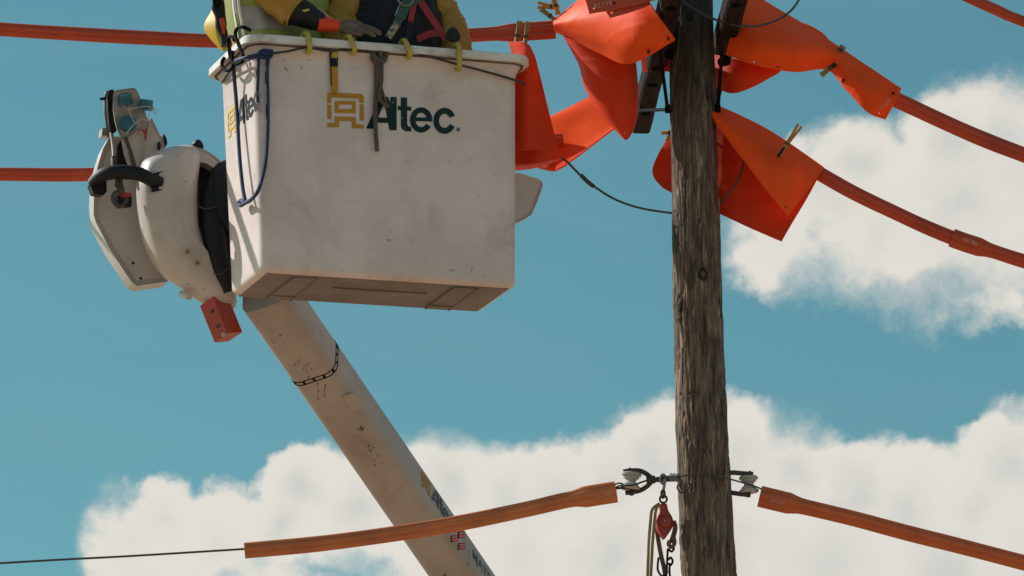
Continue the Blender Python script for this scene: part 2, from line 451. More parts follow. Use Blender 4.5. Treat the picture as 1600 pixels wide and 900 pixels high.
def smooth_loop(pts, n=4):
    k = len(pts); P = [V(p) for p in pts]; out = []
    for i in range(k):
        a, b, c, d = P[i - 1], P[i], P[(i + 1) % k], P[(i + 2) % k]
        for q in range(n):
            t = q / n
            out.append(.5 * ((2 * b) + (c - a) * t + (2 * a - 5 * b + 4 * c - d) * t * t + (3 * b - a - 3 * c + d) * t ** 3))
    return out
def inset(loop, n, d):
    """shrink a planar loop by d"""
    k = len(loop); out = []
    area = V()
    for i in range(k): area += (loop[i] - loop[0]).cross(loop[(i + 1) % k] - loop[0])
    sg = 1 if area.dot(n) > 0 else -1
    for i in range(k):
        e1 = (loop[i] - loop[i - 1]).normalized(); e2 = (loop[(i + 1) % k] - loop[i]).normalized()
        m1 = n.cross(e1) * sg; m2 = n.cross(e2) * sg; m = m1 + m2
        m = m.normalized() if m.length > 1e-6 else m1
        out.append(loop[i] + m * (d / max(.45, m.dot(m1))))
    return out
def slab(mb, outline, Y, depth, bevel=.01, nrm=None, smooth=0, steps=3):
    """extrude a photo outline (plane through Y facing nrm) back by depth, with rounded front and back edges"""
    nrm = (nrm or NB).normalized()
    cx = sum(p[0] for p in outline) / len(outline); cy = sum(p[1] for p in outline) / len(outline)
    c = W(cx, cy, Y)
    lp = [WP(p[0], p[1], c, nrm) for p in outline]
    if smooth: lp = smooth_loop(lp, smooth)
    rings = []
    for k in range(steps + 1):
        a = math.pi / 2 * k / steps
        rings.append([p - nrm * (bevel * (1 - math.sin(a))) for p in inset(lp, nrm, bevel * (1 - math.cos(a)))][:] if False else
                     [p - nrm * (bevel * (1 - math.cos(math.pi / 2 - a)))for p in inset(lp, nrm, bevel * (1 - math.sin(a)))])
    back = [[p - nrm * (depth - 2 * (q - p0).dot(-nrm) * 0) for p, q, p0 in zip(r, r, r)] for r in []]
    allr = rings
    for k in range(steps, -1, -1):
        a = math.pi / 2 * k / steps
        allr = allr + [[p - nrm * (depth - bevel * (1 - math.sin(a)) * 0 - bevel * (math.sin(a))) for p in inset(lp, nrm, bevel * (1 - math.sin(a)))]]
    n = len(lp); vs = [p for r in allr for p in r]; fs = []
    for i in range(len(allr) - 1):
        for k in range(n):
            q = (k + 1) % n; fs.append((i * n + k, i * n + q, (i + 1) * n + q, (i + 1) * n + k))
    fs.append(tuple(range(n))); fs.append(tuple((len(allr) - 1) * n + k for k in range(n))[::-1])
    mb.add(vs, fs); return mb
def inflate(mb, outline, Y, front, back, nrm=None, smooth=3, steps=10, power=2.6, cen=None):
    """a bulging moulded cover: rings shrinking to a centre, rising like a super-ellipse"""
    nrm = (nrm or NB).normalized()
    cx, cy = cen or (sum(p[0] for p in outline) / len(outline), sum(p[1] for p in outline) / len(outline))
    c = W(cx, cy, Y)
    lp = smooth_loop([WP(p[0], p[1], c, nrm) for p in outline], smooth); n = len(lp); allr = []
    for side, h in ((1, front), (-1, back)):
        rr = []
        for k in range(1, steps + 1):
            s = 1 - k / (steps + .6)
            z = h * (1 - s ** power) ** (1 / power)
            rr.append([c + (p - c) * s + nrm * (side * z) for p in lp])
        allr = (rr[::-1] + [lp]) if side == 1 else allr + rr
    vs = [p for r in allr for p in r]; fs = []
    for i in range(len(allr) - 1):
        for k in range(n):
            q = (k + 1) % n; fs.append((i * n + k, i * n + q, (i + 1) * n + q, (i + 1) * n + k))
    o = len(vs); vs += [c + nrm * front, c - nrm * back]
    for k in range(n):
        q = (k + 1) % n; fs.append((o, q, k)); e = (len(allr) - 1) * n; fs.append((o + 1, e + k, e + q))
    mb.add(vs, fs); return mb
def cyl(mb, a, b, r0, r1=None, seg=20, bev=.12):
    r1 = r0 if r1 is None else r1
    a, b = V(a), V(b); L = (b - a)
    path = [a, a + L * .04, a + L * .5, b - L * .04, b]
    prof = [1 - bev, 1, 1, 1, 1 - bev]
    fr = rmf(path)
    vs = []; fs = []
    for i, p in enumerate(path):
        r = (r0 + (r1 - r0) * (p - a).length / L.length) * prof[i]
        for (x, y) in CIRC(seg): vs.append(p + fr[i][1] * x * r + fr[i][2] * y * r)
    for i in range(4):
        for k in range(seg):
            q = (k + 1) % seg; fs.append((i * seg + k, i * seg + q, (i + 1) * seg + q, (i + 1) * seg + k))
    fs.append(tuple(range(seg))[::-1]); fs.append(tuple(4 * seg + k for k in range(seg)))
    mb.add(vs, fs); return mb
def text_part(name, body, o, ux, uy, size, m, parent, n):
    cu = bpy.data.curves.new(name, 'FONT'); cu.body = body; cu.size = 1.0; cu.resolution_u = 3; cu.offset = .012
    ob = bpy.data.objects.new(name, cu); COL.objects.link(ob)
    dg = bpy.context.evaluated_depsgraph_get(); dg.update()
    me = bpy.data.meshes.new_from_object(ob.evaluated_get(dg)); bpy.data.objects.remove(ob)
    mb = MB()
    mb.add([o + ux * (v.co.x * size) + uy * (v.co.y * size) + n * .0015 for v in me.vertices], [tuple(p.vertices) for p in me.polygons])
    bpy.data.meshes.remove(me)
    return mb.build(name, m, parent, smooth=False, fix=False)

# ------------------------------------------------------------------ ground (below the frame; it lights the undersides)
g = MB().add([(-1500, -1500, 0), (1500, -1500, 0), (1500, 1500, 0), (-1500, 1500, 0)], [(0, 1, 2, 3)]).build('ground', 'ground_dirt', smooth=False, fix=False)
g['kind'] = 'structure'

# ------------------------------------------------------------------ utility pole
YAW = R(20)
NB = V((math.sin(YAW), -math.cos(YAW), 0))      # the way the bucket front faces
pole = thing('utility_pole', W(1108, 900) * V((1, 1, 0)).x if False else V((W(1210, 2900).x, 0, 0)), 'weathered brown wooden utility pole with dark cracks and knots', 'utility pole')
def pole_axis(z, tab=[(W(1068, -420), .1035), (W(1079, 0), .1075), (W(1083, 170), .1085), (W(1091, 500), .117), (W(1097.5, 700), .1225), (W(1108, 900), .129)]):
    if z <= tab[-1][0].z:
        k = tab[-1][0].z - z; return V((tab[-1][0].x + k * .03, 0, z)), .129 + k * .005
    for (a, ra), (b, rb) in zip(tab, tab[1:]):
        if z >= b.z:
            t = (z - b.z) / (a.z - b.z); return V((b.x + (a.x - b.x) * t, 0, z)), rb + (ra - rb) * t
    return tab[0]
knots = [(W(1099, 428, -.12), .036), (W(1059, 482, -.09), .034), (W(1107, 155, -.11), .020), (W(1078, 28, -.1), .022), (W(1080, 764, -.12), .02)]
def pole_disp(d, z):
    q = V((d.x * .12, d.y * .12, z * .16)); wv = noise.noise(V((d.x * 2, d.y * 2, z * 2.2))) * .02
    q = q + V((wv, wv, noise.noise(V((d.x * 5, d.y * 5, z * 5))) * .02))
    a = noise.noise(q * 55); b = noise.noise(q * 110 + V((5, 1, 2))); c = noise.noise(V((d.x * .12, d.y * .12, z * .5)) * 14 + V((9, 9, 9)))
    crack = max(0, 1 - abs(noise.noise(q * 36 + V((3, 7, 1)))) * 7)
    return a * .0042 + b * .0022 + c * .0040 - crack * .0065
mb = MB(); vs = []; fs = []; stain = []
SEG = 200
zs = []; z = 0.0; ztop = W(1068, -420).z; zlo = W(0, 940).z; zhi = W(0, -40).z
while z < ztop: zs.append(z); z += .0052 if zlo < z < zhi else .12
zs.append(ztop)
for z in zs:
    c, r = pole_axis(z)
    for k in range(SEG):
        a = 2 * math.pi * k / SEG; d = V((math.cos(a), math.sin(a), 0))
        rr = r; stn = 0.0
        if zlo < z < zhi and d.y < .5:
            rr += pole_disp(d, z)
            p = c + d * r
            for (kp, kr) in knots:
                q = p - kp; dd = math.sqrt(q.x ** 2 + q.y ** 2 + (q.z * .8) ** 2)
                if dd < kr * 3: stn = max(stn, .95 * math.exp(-((dd - kr * .55) / (kr * .30)) ** 2), .8 * math.exp(-((q.x / kr) ** 2 + ((q.z - kr * .9) / (kr * .7)) ** 2) * 1.2) * (.4 + .6 * abs(math.sin(q.x * 420))))
                if dd < kr * 2.2: rr += .007 * math.exp(-(dd / kr) ** 2 * 1.5) - .006 * math.exp(-((dd - kr * .62) / (kr * .14)) ** 2)
        vs.append(c + d * rr); stain.append(stn)
for i in range(len(zs) - 1):
    for k in range(SEG):
        q = (k + 1) % SEG; fs.append((i * SEG + k, i * SEG + q, (i + 1) * SEG + q, (i + 1) * SEG + k))
fs.append(tuple((len(zs) - 1) * SEG + k for k in range(SEG)))
shaft = mb.add(vs, fs).build('shaft', 'pole_wood', pole, sharp=180, fix=False)
shaft.data.attributes.new('stain', 'FLOAT', 'POINT').data.foreach_set('value', stain)
mb = MB()
tube(mb, px([(1066, -30, -.125), (1064, 10, -.125), (1061, 60, -.125), (1056, 100, -.12), (1047, 172, -.05)]), .0035, 4, 6)
mb.build('ground_wire', 'cable_grey', pole)
for sx, x in ((-1, 1043), (1, 1122)):      # bolts that take the arm braces
    mb = MB(); cyl(mb, W(x - 5 * sx, 170, -.03), W(x + 4 * sx, 170, -.03), .022, seg=6); cyl(mb, W(x, 170, -.055), W(x, 170, .0), .013, seg=8)
    mb.build('brace_bolt', 'black_steel', pole)
for (x, y, s) in ((1046, 84, 1), (1134, 94, -1)):
    mb = MB(); cyl(mb, W(x + 8 * s, y + 4, -.02), W(x - 2 * s, y, -.06), .022, .026, 14); cyl(mb, W(x, y - 6, -.05), W(x, y + 8, -.05), .014, seg=8)
    mb.build('through_bolt', 'black_steel', pole)

# two crossarms, one each side of the pole, running away from the camera
def crossarm(x0, y0, label, ylo, yhi, hw=.047, hh=.058):
    c = W(x0, y0, 0); d = V((-.046, 1, 0)).normalized(); s = V((d.y, -d.x, 0)); u = V((0, 0, 1))
    t = thing('crossarm', c + d * ylo, label, 'crossarm', 'crossarms clamping the pole')
    mb = MB(); n = 60; sec = []
    for (a, b) in ((1, .8), (.8, 1), (-.8, 1), (-1, .8), (-1, -.8), (-.8, -1), (.8, -1), (1, -.8)): sec.append((a * hw, b * hh))
    path = [c + d * (ylo + (yhi - ylo) * k / n) for k in range(n + 1)]
    vs = []; m = len(sec)
    for i, p in enumerate(path):
        for (a, b) in sec:
            q = p + s * a + u * b; vs.append(q + (s * a + u * b) * (noise.noise(V((q.x * 30, q.y * 3, q.z * 30))) * .05))
    fs = [(i * m + k, i * m + (k + 1) % m, (i + 1) * m + (k + 1) % m, (i + 1) * m + k) for i in range(n) for k in range(m)]
    fs += [tuple(range(m)), tuple(n * m + k for k in range(m))]
    mb.add(vs, fs).build('beam', 'crossarm_wood', t, sharp=30)
    for yy in (-.6, .35, .62, 1.1):
        if ylo < yy < yhi:
            mb = MB(); p = c + d * yy - u * hh; cyl(mb, p + u * .01, p - u * .012, .026, seg=6); mb.build('bolt', 'black_steel', t, sharp=20)
    mb = MB()
    if x0 < 1080:
        tube(mb, px([(1031, 78, -.25), (1043, 170, -.04)]), .0085, 2, 8); tube(mb, px([(1043, 171, -.02), (999, 173, 1.05)]), .0085, 2, 8)
    else:
        tube(mb, px([(1128, 80, -.25), (1122, 170, -.04)]), .0085, 2, 8)
    mb.build('brace', 'black_steel', t)
    return t
crossarm(1034, 55, 'weathered wooden crossarm on the left side of the pole, behind the orange blankets', -1.2, 1.46)
crossarm(1135, 50, 'dark wooden crossarm on the right side of the pole, beside the orange blanket', -1.2, 1.2)

# ------------------------------------------------------------------ bucket
BW, BD = .625, .252                          # half width and depth at the floor
BF = W(611, 436, -.56)                       # middle of the lower front edge
ROLL = R(1.7)       # the leveller leaves it a degree off
BH = V((math.cos(YAW), math.sin(YAW), 0)); BY = V((-math.sin(YAW), math.cos(YAW), 0))
BX = BH * math.cos(ROLL) + V((0, 0, math.sin(ROLL))); BZ = V((0, 0, math.cos(ROLL))) - BH * math.sin(ROLL)
BO = BF + BY * BD - V((0, 0, .0))
def BL(x, y, z): return BO + BX * x + BY * y + BZ * z
bucket = thing('lift_bucket', BO, 'scuffed off-white fibreglass lift bucket carrying two workers', 'lift bucket')
def rring(z, hx, hy, r, n=8):
    out = []
    for cx, cy, a0 in ((1, 1, 0), (-1, 1, 90), (-1, -1, 180), (1, -1, 270)):
        for k in range(n + 1):
            a = R(a0 + 90 * k / n); out.append(BL(cx * (hx - r) + r * math.cos(a), cy * (hy - r) + r * math.sin(a), z))
    return out
def loft(mb, rings, c0=True, c1=True):
    n = len(rings[0]); vs = [p for r in rings for p in r]; fs = []
    for i in range(len(rings) - 1):
        for k in range(n):
            q = (k + 1) % n; fs.append((i * n + k, i * n + q, (i + 1) * n + q, (i + 1) * n + k))
    if c0: fs.append(tuple(range(n))[::-1])
    if c1: fs.append(tuple((len(rings) - 1) * n + k for k in range(n)))
    mb.add(vs, fs); return mb
HB = 1.075
def taper(z): return .028 * z / HB
rr = []
for k in range(5):
    a = R(90 * k / 4); rr.append(rring(.032 * (1 - math.sin(a)), BW - .032 * (1 - math.cos(a)), BD - .032 * (1 - math.cos(a)), .05))
rr = [rring(.032 * (1 - math.cos(R(90 * k / 4))), BW - .032 * (1 - math.sin(R(90 * k / 4))), BD - .032 * (1 - math.sin(R(90 * k / 4))), .045) for k in range(5)]
for k in range(1, 11):
    z = .032 + (HB - .075 - .032) * k / 10; rr.append(rring(z, BW + taper(z), BD + taper(z), .05 + .012 * z))
for (z, o) in ((HB - .06, .029), (HB - .035, .034), (HB - .012, .045), (HB, .054)): rr.append(rring(z, BW + o, BD + o, .075))
inner = [rring(z, BW + taper(z) - .02, BD + taper(z) - .02, .05) for z in (HB - .01, HB * .5, .07)]
loft(MB(), rr + inner).build('shell', 'fibreglass', bucket, sharp=50)
loft(MB(), [rring(HB + .0005, BW + .045, BD + .045, .07), rring(HB + .0008, BW + .080, BD + .080, .087), rring(HB + .003, BW + .083, BD + .083, .088), rring(HB + .034, BW + .083, BD + .083, .088),
            rring(HB + .039, BW + .079, BD + .079, .086), rring(HB + .040, BW + .06, BD + .06, .08), rring(HB + .036, BW - .01, BD - .01, .06), rring(HB + .0005, BW - .01, BD - .01, .06), rring(HB + .0005, BW + .045, BD + .045, .07)], False, False).build('rim', 'rim_paint', bucket, sharp=35)
loft(MB(), [rring(HB - .0075, BW + .0535, BD + .0535, .076), rring(HB - .007, BW + .0585, BD + .0585, .079), rring(HB - .0005, BW + .061, BD + .061, .08), rring(HB - .0003, BW + .05, BD + .05, .075)], False, False).build('rim_shade_line', 'shade_line_brown', bucket)  # dark brown ring standing in for the line of shade under the lip
# floor skin seen from below, with two skid channels
def fbox(mb, x0, x1, y0, y1, z0, z1):
    vs = [BL(x, y, z) for z in (z0, z1) for (x, y) in ((x0, y0), (x1, y0), (x1, y1), (x0, y1))]
    mb.add(vs, [(0, 1, 2, 3), (4, 5, 6, 7), (0, 1, 5, 4), (1, 2, 6, 5), (2, 3, 7, 6), (3, 0, 4, 7)]); return mb
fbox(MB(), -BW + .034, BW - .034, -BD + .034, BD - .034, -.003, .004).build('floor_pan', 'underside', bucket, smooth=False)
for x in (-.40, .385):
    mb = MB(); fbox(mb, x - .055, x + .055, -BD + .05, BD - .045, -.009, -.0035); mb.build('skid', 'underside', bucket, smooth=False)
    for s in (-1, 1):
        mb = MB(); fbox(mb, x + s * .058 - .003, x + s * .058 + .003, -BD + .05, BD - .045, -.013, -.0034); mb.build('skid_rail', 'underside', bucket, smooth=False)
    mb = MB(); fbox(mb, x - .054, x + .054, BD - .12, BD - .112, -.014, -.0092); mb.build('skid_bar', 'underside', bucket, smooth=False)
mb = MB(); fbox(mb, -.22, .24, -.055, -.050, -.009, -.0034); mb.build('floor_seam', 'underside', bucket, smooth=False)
# the white tab that sticks out behind the right side
mb = MB(); slab(mb, [(800, 274), (832, 277), (844, 281), (848, 287), (846, 297), (834, 328), (826, 338), (800, 344)], .02, .10, .012, smooth=3); mb.build('side_step', 'cover_paint', bucket)

# ------- logo, in units of the bucket front (u right, v up, metres), from its strokes
FC = BL(0, -BD - .0, 0)
fn = (NB * math.cos(math.atan(.028 / HB)) - BZ * math.sin(math.atan(.028 / HB))).normalized()
fu = BX; fv = fn.cross(BX); fv = fv if fv.z > 0 else -fv
def crop_uv(cx, cy):
    p = WP(480 + cx / 5, 120 + cy / 5, FC, fn); return ((p - FC).dot(fu), (p - FC).dot(fv))
def quad(x0, y0, x1, y1): return [(x0, y0), (x1, y0), (x1, y1), (x0, y1)]
def arc(cx, cy, ro, ri, a0, a1, n=22):
    out = []
    for k in range(n):
        A, B = R(a0 + (a1 - a0) * k / n), R(a0 + (a1 - a0) * (k + 1) / n)
        f = lambda r, t: (cx + r[0] * math.cos(t), cy + r[1] * math.sin(t))
        out.append([f(ro, A), f(ro, B), f(ri, B), f(ri, A)])
    return out
EMB = [[(155, 140), (172, 124), (300, 129), (425, 135), (440, 152), (441, 205), (405, 202), (405, 172), (300, 167), (186, 160), (186, 206), (154, 205)],
       [(156, 220), (187, 221), (188, 331), (157, 329)], [(409, 215), (441, 216), (441, 343), (409, 342)],
       quad(214, 190, 378, 217), quad(214, 217, 246, 252), quad(349, 217, 378, 256), [(214, 252), (378, 254), (378, 286), (214, 282)],
       [(214, 311), (378, 316), (378, 346), (214, 344)], [(214, 344), (249, 344), (249, 395), (158, 394), (158, 361), (214, 362)], [(348, 346), (378, 346), (378, 370), (441, 376), (441, 405), (348, 402)]]
WORD = [[(459, 405), (572, 156), (606, 156), (612, 178), (517, 407)], [(596, 156), (628, 157), (650, 205), (650, 416), (640, 416)], [(540, 319), (640, 321), (645, 362), (522, 358)],
        quad(649, 158, 698, 418), [(730, 161), (779, 163), (780, 372), (788, 388), (811, 393), (813, 429), (772, 428), (746, 415), (732, 388)], [(706, 229), (730, 230), (731, 262), (706, 260)], [(779, 233), (812, 235), (812, 266), (779, 265)],
        [(843, 317), (976, 320), (976, 350), (843, 347)]]
WORD += arc(889, 338, (88, 99), (44, 56), -8, -352 + 24) + arc(1072, 345, (88, 102), (44, 56), -24, -334) + arc(1178, 412, (15, 15), (11, 11), 0, 360, 12) + [quad(1173, 405, 1182, 419)]
EMB_UV = [[crop_uv(*p) for p in q] for q in EMB]; WORD_UV = [[crop_uv(*p) for p in q] for q in WORD]
cu0 = sum(p[0] for q in EMB_UV + WORD_UV for p in q) / sum(len(q) for q in EMB_UV + WORD_UV)
U0 = min(p[0] for q in EMB_UV for p in q); V0 = min(p[1] for q in EMB_UV + WORD_UV for p in q)
def decal(polys, org, ux, uy, n, k, u0, v0, off=.0016, clip=None):
    mb = MB()
    for i, q in enumerate(polys): mb.add([org + ux * ((p[0] - u0) * k) + uy * ((p[1] - v0) * k) + n * (off + .00002 * i) for p in q], [tuple(range(len(q)))])
    return mb
lofs = .0022
decal(EMB_UV, FC, fu, fv, fn, 1, 0, 0, lofs).build('emblem', 'gold_print', bucket, smooth=False, fix=False)
decal(WORD_UV, FC, fu, fv, fn, 1, 0, 0, lofs).build('lettering', 'teal_print', bucket, smooth=False, fix=False)
# same mark on the left side
ln0 = -BX
ln = (ln0 * math.cos(math.atan(.028 / HB)) - BZ * math.sin(math.atan(.028 / HB))).normalized()
LC = BL(-BW, 0, 0); lu = -BY; lv = ln.cross(lu); lv = lv if lv.z > 0 else -lv
po = WP(357, 217, LC, ln)
decal(EMB_UV, po, lu, lv, ln, .78, U0, V0, lofs).build('emblem', 'yellow_print', bucket, smooth=False, fix=False)
decal(WORD_UV, po, lu, lv, ln, .78, U0, V0, lofs).build('lettering', 'black_print', bucket, smooth=False, fix=False)

# ------------------------------------------------------------------ boom
boom = thing('lift_boom', W(722, 900, 1.8), 'beige telescopic boom rising to the bucket, with white moulded tip covers and winch', 'boom')
A0, A1 = W(429, 475, .12), W(722, 900, 1.75)
ax = (A1 - A0).normalized()
toc = (CP - A0).normalized(); fN = (toc - ax * toc.dot(ax)).normalized(); fS = fN.cross(ax).normalized()
if fS.x < 0: fS = -fS                        # to the right in the picture
rot = R(-25)
bN = fN * math.cos(rot) + fS * math.sin(rot); bS = fS * math.cos(rot) - fN * math.sin(rot)
def bsec(h, r, n=7):
    out = []
    for cx, cy, a0 in ((1, 1, 0), (-1, 1, 90), (-1, -1, 180), (1, -1, 270)):
        for k in range(n + 1):
            a = R(a0 + 90 * k / n); out.append((cx * (h - r) + r * math.cos(a), cy * (h - r) + r * math.sin(a)))
    return out
def boom_part(name, s0, s1, h, r, m, caps=True, par=None):
    path = [A0 + ax * (s0 + (s1 - s0) * k / 12) for k in range(13)]
    mb = MB(); sweep(mb, path, 1.0, bsec(h, r), [(ax, bS, bN)] * 13, caps); return mb.build(name, m, par or boom, sharp=30)
tube_o = boom_part('boom_tube', -.10, 9.5, .1185, .060, 'boom_paint')
sb = (W(492, 568, 0.45) - A0).dot(ax)
# ring of slots
for d in (-.011, .011): boom_part('band_edge', sb + d - .0024, sb + d + .0024, .1205, .061, 'black_steel', par=tube_o)
sec = bsec(.1207, .061, 7); sl_n = len(sec)
mb = MB()
peri = [bS * a + bN * b for (a, b) in sec]
tot = 0
for k in range(sl_n):
    a, b = peri[k], peri[(k + 1) % sl_n]; L_ = (b - a).length; m_ = max(1, int(L_ / .012))
    for j in range(m_):
        tot += 1
        if tot % 4: continue
        p, q = a.lerp(b, j / m_), a.lerp(b, (j + .9) / m_)
        mb = MB(); mb.add([A0 + ax * (sb - .0105) + p, A0 + ax * (sb - .0105) + q, A0 + ax * (sb + .0105) + q, A0 + ax * (sb + .0105) + p], [(0, 1, 2, 3)])
        mb.build('band_block', 'black_steel', tube_o, smooth=False, fix=False)
# raised patch, collar
pp = WP(552, 628, A0 + bN * .1185, bN)
def bplate(c, l, w, hgt, name, m):
    s = (c - A0).dot(ax); t = (c - A0).dot(bS); mb = MB()
    vs = [A0 + ax * (s + i * l) + bS * (t + j * w) + bN * (.1185 + k) for k in (-.003, hgt) for (i, j) in ((-1, -1), (1, -1), (1, 1), (-1, 1))]
    mb.add(vs, [(0, 1, 2, 3), (4, 5, 6, 7), (0, 1, 5, 4), (1, 2, 6, 5), (2, 3, 7, 6), (3, 0, 4, 7)]); return mb.build(name, m, tube_o, smooth=False)
bplate(pp, .055, .035, .004, 'patch_plate', 'boom_paint')
boom_part('sleeve_lip', sb + .20, sb + .212, .1195, .0605, 'boom_paint', par=tube_o)
# dark rub marks on the boom paint
random.seed(11)
for (x, y, n_, sp, sz) in ((566, 668, 7, 9, 3.4), (580, 700, 6, 8, 2.6), (590, 722, 4, 6, 1.8), (477, 575, 8, 9, 2.2), (505, 612, 7, 10, 2.4), (440, 525, 5, 10, 1.8), (455, 505, 4, 9, 1.4), (622, 770, 5, 9, 1.3), (500, 640, 4, 12, 1.5)):
    for k in range(n_):
        cx_, cy_ = x + random.gauss(0, sp) * .55, y + random.gauss(0, sp) * .8; q = []
        for i_ in range(9):
            a_ = 2 * math.pi * i_ / 9; r_ = sz * random.uniform(.35, 1.0); q.append(WP(cx_ + r_ * .7 * math.cos(a_), cy_ + r_ * 1.25 * math.sin(a_), A0 + bN * .1185, bN) + bN * (.0006 + .00004 * k))
        if all(abs((p_ - A0).dot(bS)) < .075 for p_ in q):
            MB().add(q, [tuple(range(9))]).build('rub_mark', 'rub_dark', tube_o, smooth=False, fix=False)
# lettering on the right flank of the boom
flank = A0 + bS * .1185
def on_flank(x, y): return WP(x, y, flank, bS)
fl_u = ax; fl_v = bN.copy()
fl_v = -bN if (bN.cross(bS)).dot(ax) < 0 else bN
tl = bS
upv = tl.cross(fl_u)
e0 = on_flank(658, 738)
sE = (e0 - A0).dot(ax)
def flank_pt(s, t): return A0 + bS * .1185 + ax * s + upv * t
decal(EMB_UV, flank_pt(sE, -.045), fl_u, upv, tl, .60, U0, V0, .002).build('emblem', 'gold_print', boom, smooth=False, fix=False)
decal(WORD_UV, flank_pt(sE, -.045), fl_u, upv, tl, .60, U0, V0, .002).build('lettering', 'slate_print', boom, smooth=False, fix=False)
s2 = (on_flank(738, 848) - A0).dot(ax)
text_part('owner_lettering', 'MATRIX NAC', flank_pt(s2, -.03), fl_u, upv, .085, 'slate_print', boom, tl)
# red and black block mark round the corner of the boom
nf = A0 + bN * .1185
for i, (x0, y0) in enumerate(((705, 836), (716, 848), (716, 830))):
    for j in range(3):
        pts = [(x0 + 1, y0 + j * 4.2), (x0 + 11, y0 - 1.2 + j * 4.2), (x0 + 11, y0 + 1.4 + j * 4.2), (x0 + 1, y0 + 2.6 + j * 4.2)]
        MB().add([WP(a, b, nf, bN) + bN * .002 for a, b in pts], [(0, 1, 2, 3)]).build('mark_bar', 'red_print', boom, smooth=False, fix=False)
    MB().add([WP(a, b, nf, bN) + bN * .0024 for a, b in ((x0 - 1, y0), (x0 + 1.6, y0 - .6), (x0 + 1.6, y0 + 11), (x0 - 1, y0 + 11.4))], [(0, 1, 2, 3)]).build('mark_edge', 'black_print', boom, smooth=False, fix=False)

# --- tip: outer cover
YOFF = -.06
def part_slab(name, m, outline, Y, depth, bevel=.01, smooth=0, nrm=None, par=None, sharp=40):
    mb = MB(); slab(mb, outline, Y, depth, bevel, nrm, smooth); return mb.build(name, m, par or boom, sharp=sharp)
NC = V((math.sin(R(12)), -math.cos(R(12)), -.10)).normalized()
c1 = part_slab('outer_cover', 'cover_paint', [(172, 213), (161, 232), (152, 262), (147, 300), (146, 335), (150, 348), (172, 390), (205, 440), (214, 447), (262, 440), (268, 380), (262, 300), (262, 262), (206, 262), (199, 214)], .20, .20, .028, nrm=NC)
c1b = part_slab('cover_fin', 'cover_paint', [(232, 190), (237, 184), (243, 196), (260, 232), (266, 262), (212, 268), (216, 252)], .17, .12, .01, nrm=NC)
part_slab('fin_slot', 'black_plastic', [(247, 222), (250, 221), (252, 228), (250, 234), (247, 231)], .160, .02, .003, par=c1b)
part_slab('cover_gap', 'black_plastic', [(186, 224), (196, 212), (208, 262), (184, 264)], .160, .05, .004)
part_slab('winch_drum', 'cover_paint', [(193, 216), (216, 200), (222, 206), (226, 218), (215, 262), (206, 262)], .12, .06, .018, smooth=2)
part_slab('winch_guard', 'bracket_red', [(219, 192), (228, 184), (233, 188), (228, 218), (222, 208)], .15, .04, .004)
for (x, y) in ((208, 411), (220, 435)):
    mb = MB(); cyl(mb, W(x, y, .20), W(x, y, .15), .008, seg=10); mb.build('drain_plug', 'black_plastic', c1)
# --- inner, bulging cover
OUT2 = [(213, 300), (216, 275), (222, 254), (236, 241), (268, 229), (300, 227), (312, 240), (308, 280), (307, 330), (314, 375), (328, 410), (349, 443), (369, 464), (366, 481), (348, 489), (322, 477), (285, 451), (255, 429), (234, 398), (219, 352)]
mb = MB(); inflate(mb, OUT2, .08, .15, .20, nrm=NC, power=3.2, cen=(272, 345)); c2 = mb.build('inner_cover', 'cover_paint', boom, sharp=60)
part_slab('cover_hood', 'cover_paint', [(296, 229), (318, 233), (340, 247), (358, 268), (340, 265), (322, 255), (306, 252), (300, 240)], .02, .24, .012, nrm=NC, smooth=2)
mb = MB(); tube(mb, px([(247, 279, -.062), (262, 279, -.075), (280, 281, -.075), (296, 286, -.065), (305, 292, -.03)]), .0022, 3, 6); mb.build('parting_seam', 'black_plastic', c2)
for (x, y, Y) in ((264, 275, -.073), (260, 285, -.073), (293, 393, -.068), (308, 411, -.04)):
    mb = MB(); cyl(mb, W(x, y, Y + .03), W(x, y, Y - .004), .0105, seg=12); mb.build('bolt_head', 'rust_dot', c2)
mb = MB(); inflate(mb, [(318, 262), (345, 258), (385, 300), (390, 380), (380, 440), (352, 440), (330, 400), (318, 340), (314, 290)], .34, .06, .12, nrm=NC); mb.build('rotator_body', 'cover_paint', boom, sharp=60)
# black panel standing in for the shade inside the hollow behind the hoses
part_slab('recess_dark_panel', 'black_vinyl', [(306, 256), (345, 262), (366, 275), (372, 450), (350, 442), (328, 408), (312, 372), (305, 330)], .16, .08, .01, nrm=NC)
# hose bundle in its sleeve
mb = MB()
tube(mb, px([(360, 258, .10), (345, 272, .05), (336, 305, .02), (335, 345, .01), (339, 385, .01), (347, 420, .02), (360, 455, .05)]), lambda t: (.032 + .026 * math.sin(math.pi * min(1, t * 1.05)) ** .8), 5, 20)
hb = mb.build('hose_sleeve', 'black_vinyl', boom)
mb = MB(); tube(mb, px([(372, 262, .06), (352, 276, .0), (347, 305, -.01), (353, 340, .0), (372, 375, .06)]), .050, 5, 16); mb.build('hose_sleeve', 'black_vinyl', boom)
for pts in ([(310, 321), (318, 326), (330, 325), (340, 322)], [(333, 427), (345, 428), (356, 420)]):
    mb = MB(); tube(mb, px(pts, -.062), .003, 3, 6); mb.build('cable_tie', 'cable_grey', hb)
for k in range(5):
    mb = MB(); x = 312 + 9 * k; tube(mb, px([(x, 300, .02 - .01 * k), (x - 3 + k, 345, .0), (x + 4 + 2 * k, 390, .01), (x + 20 + 2 * k, 432, .04)]), .0085, 4, 8); mb.build('hydraulic_hose', 'black_vinyl', boom)
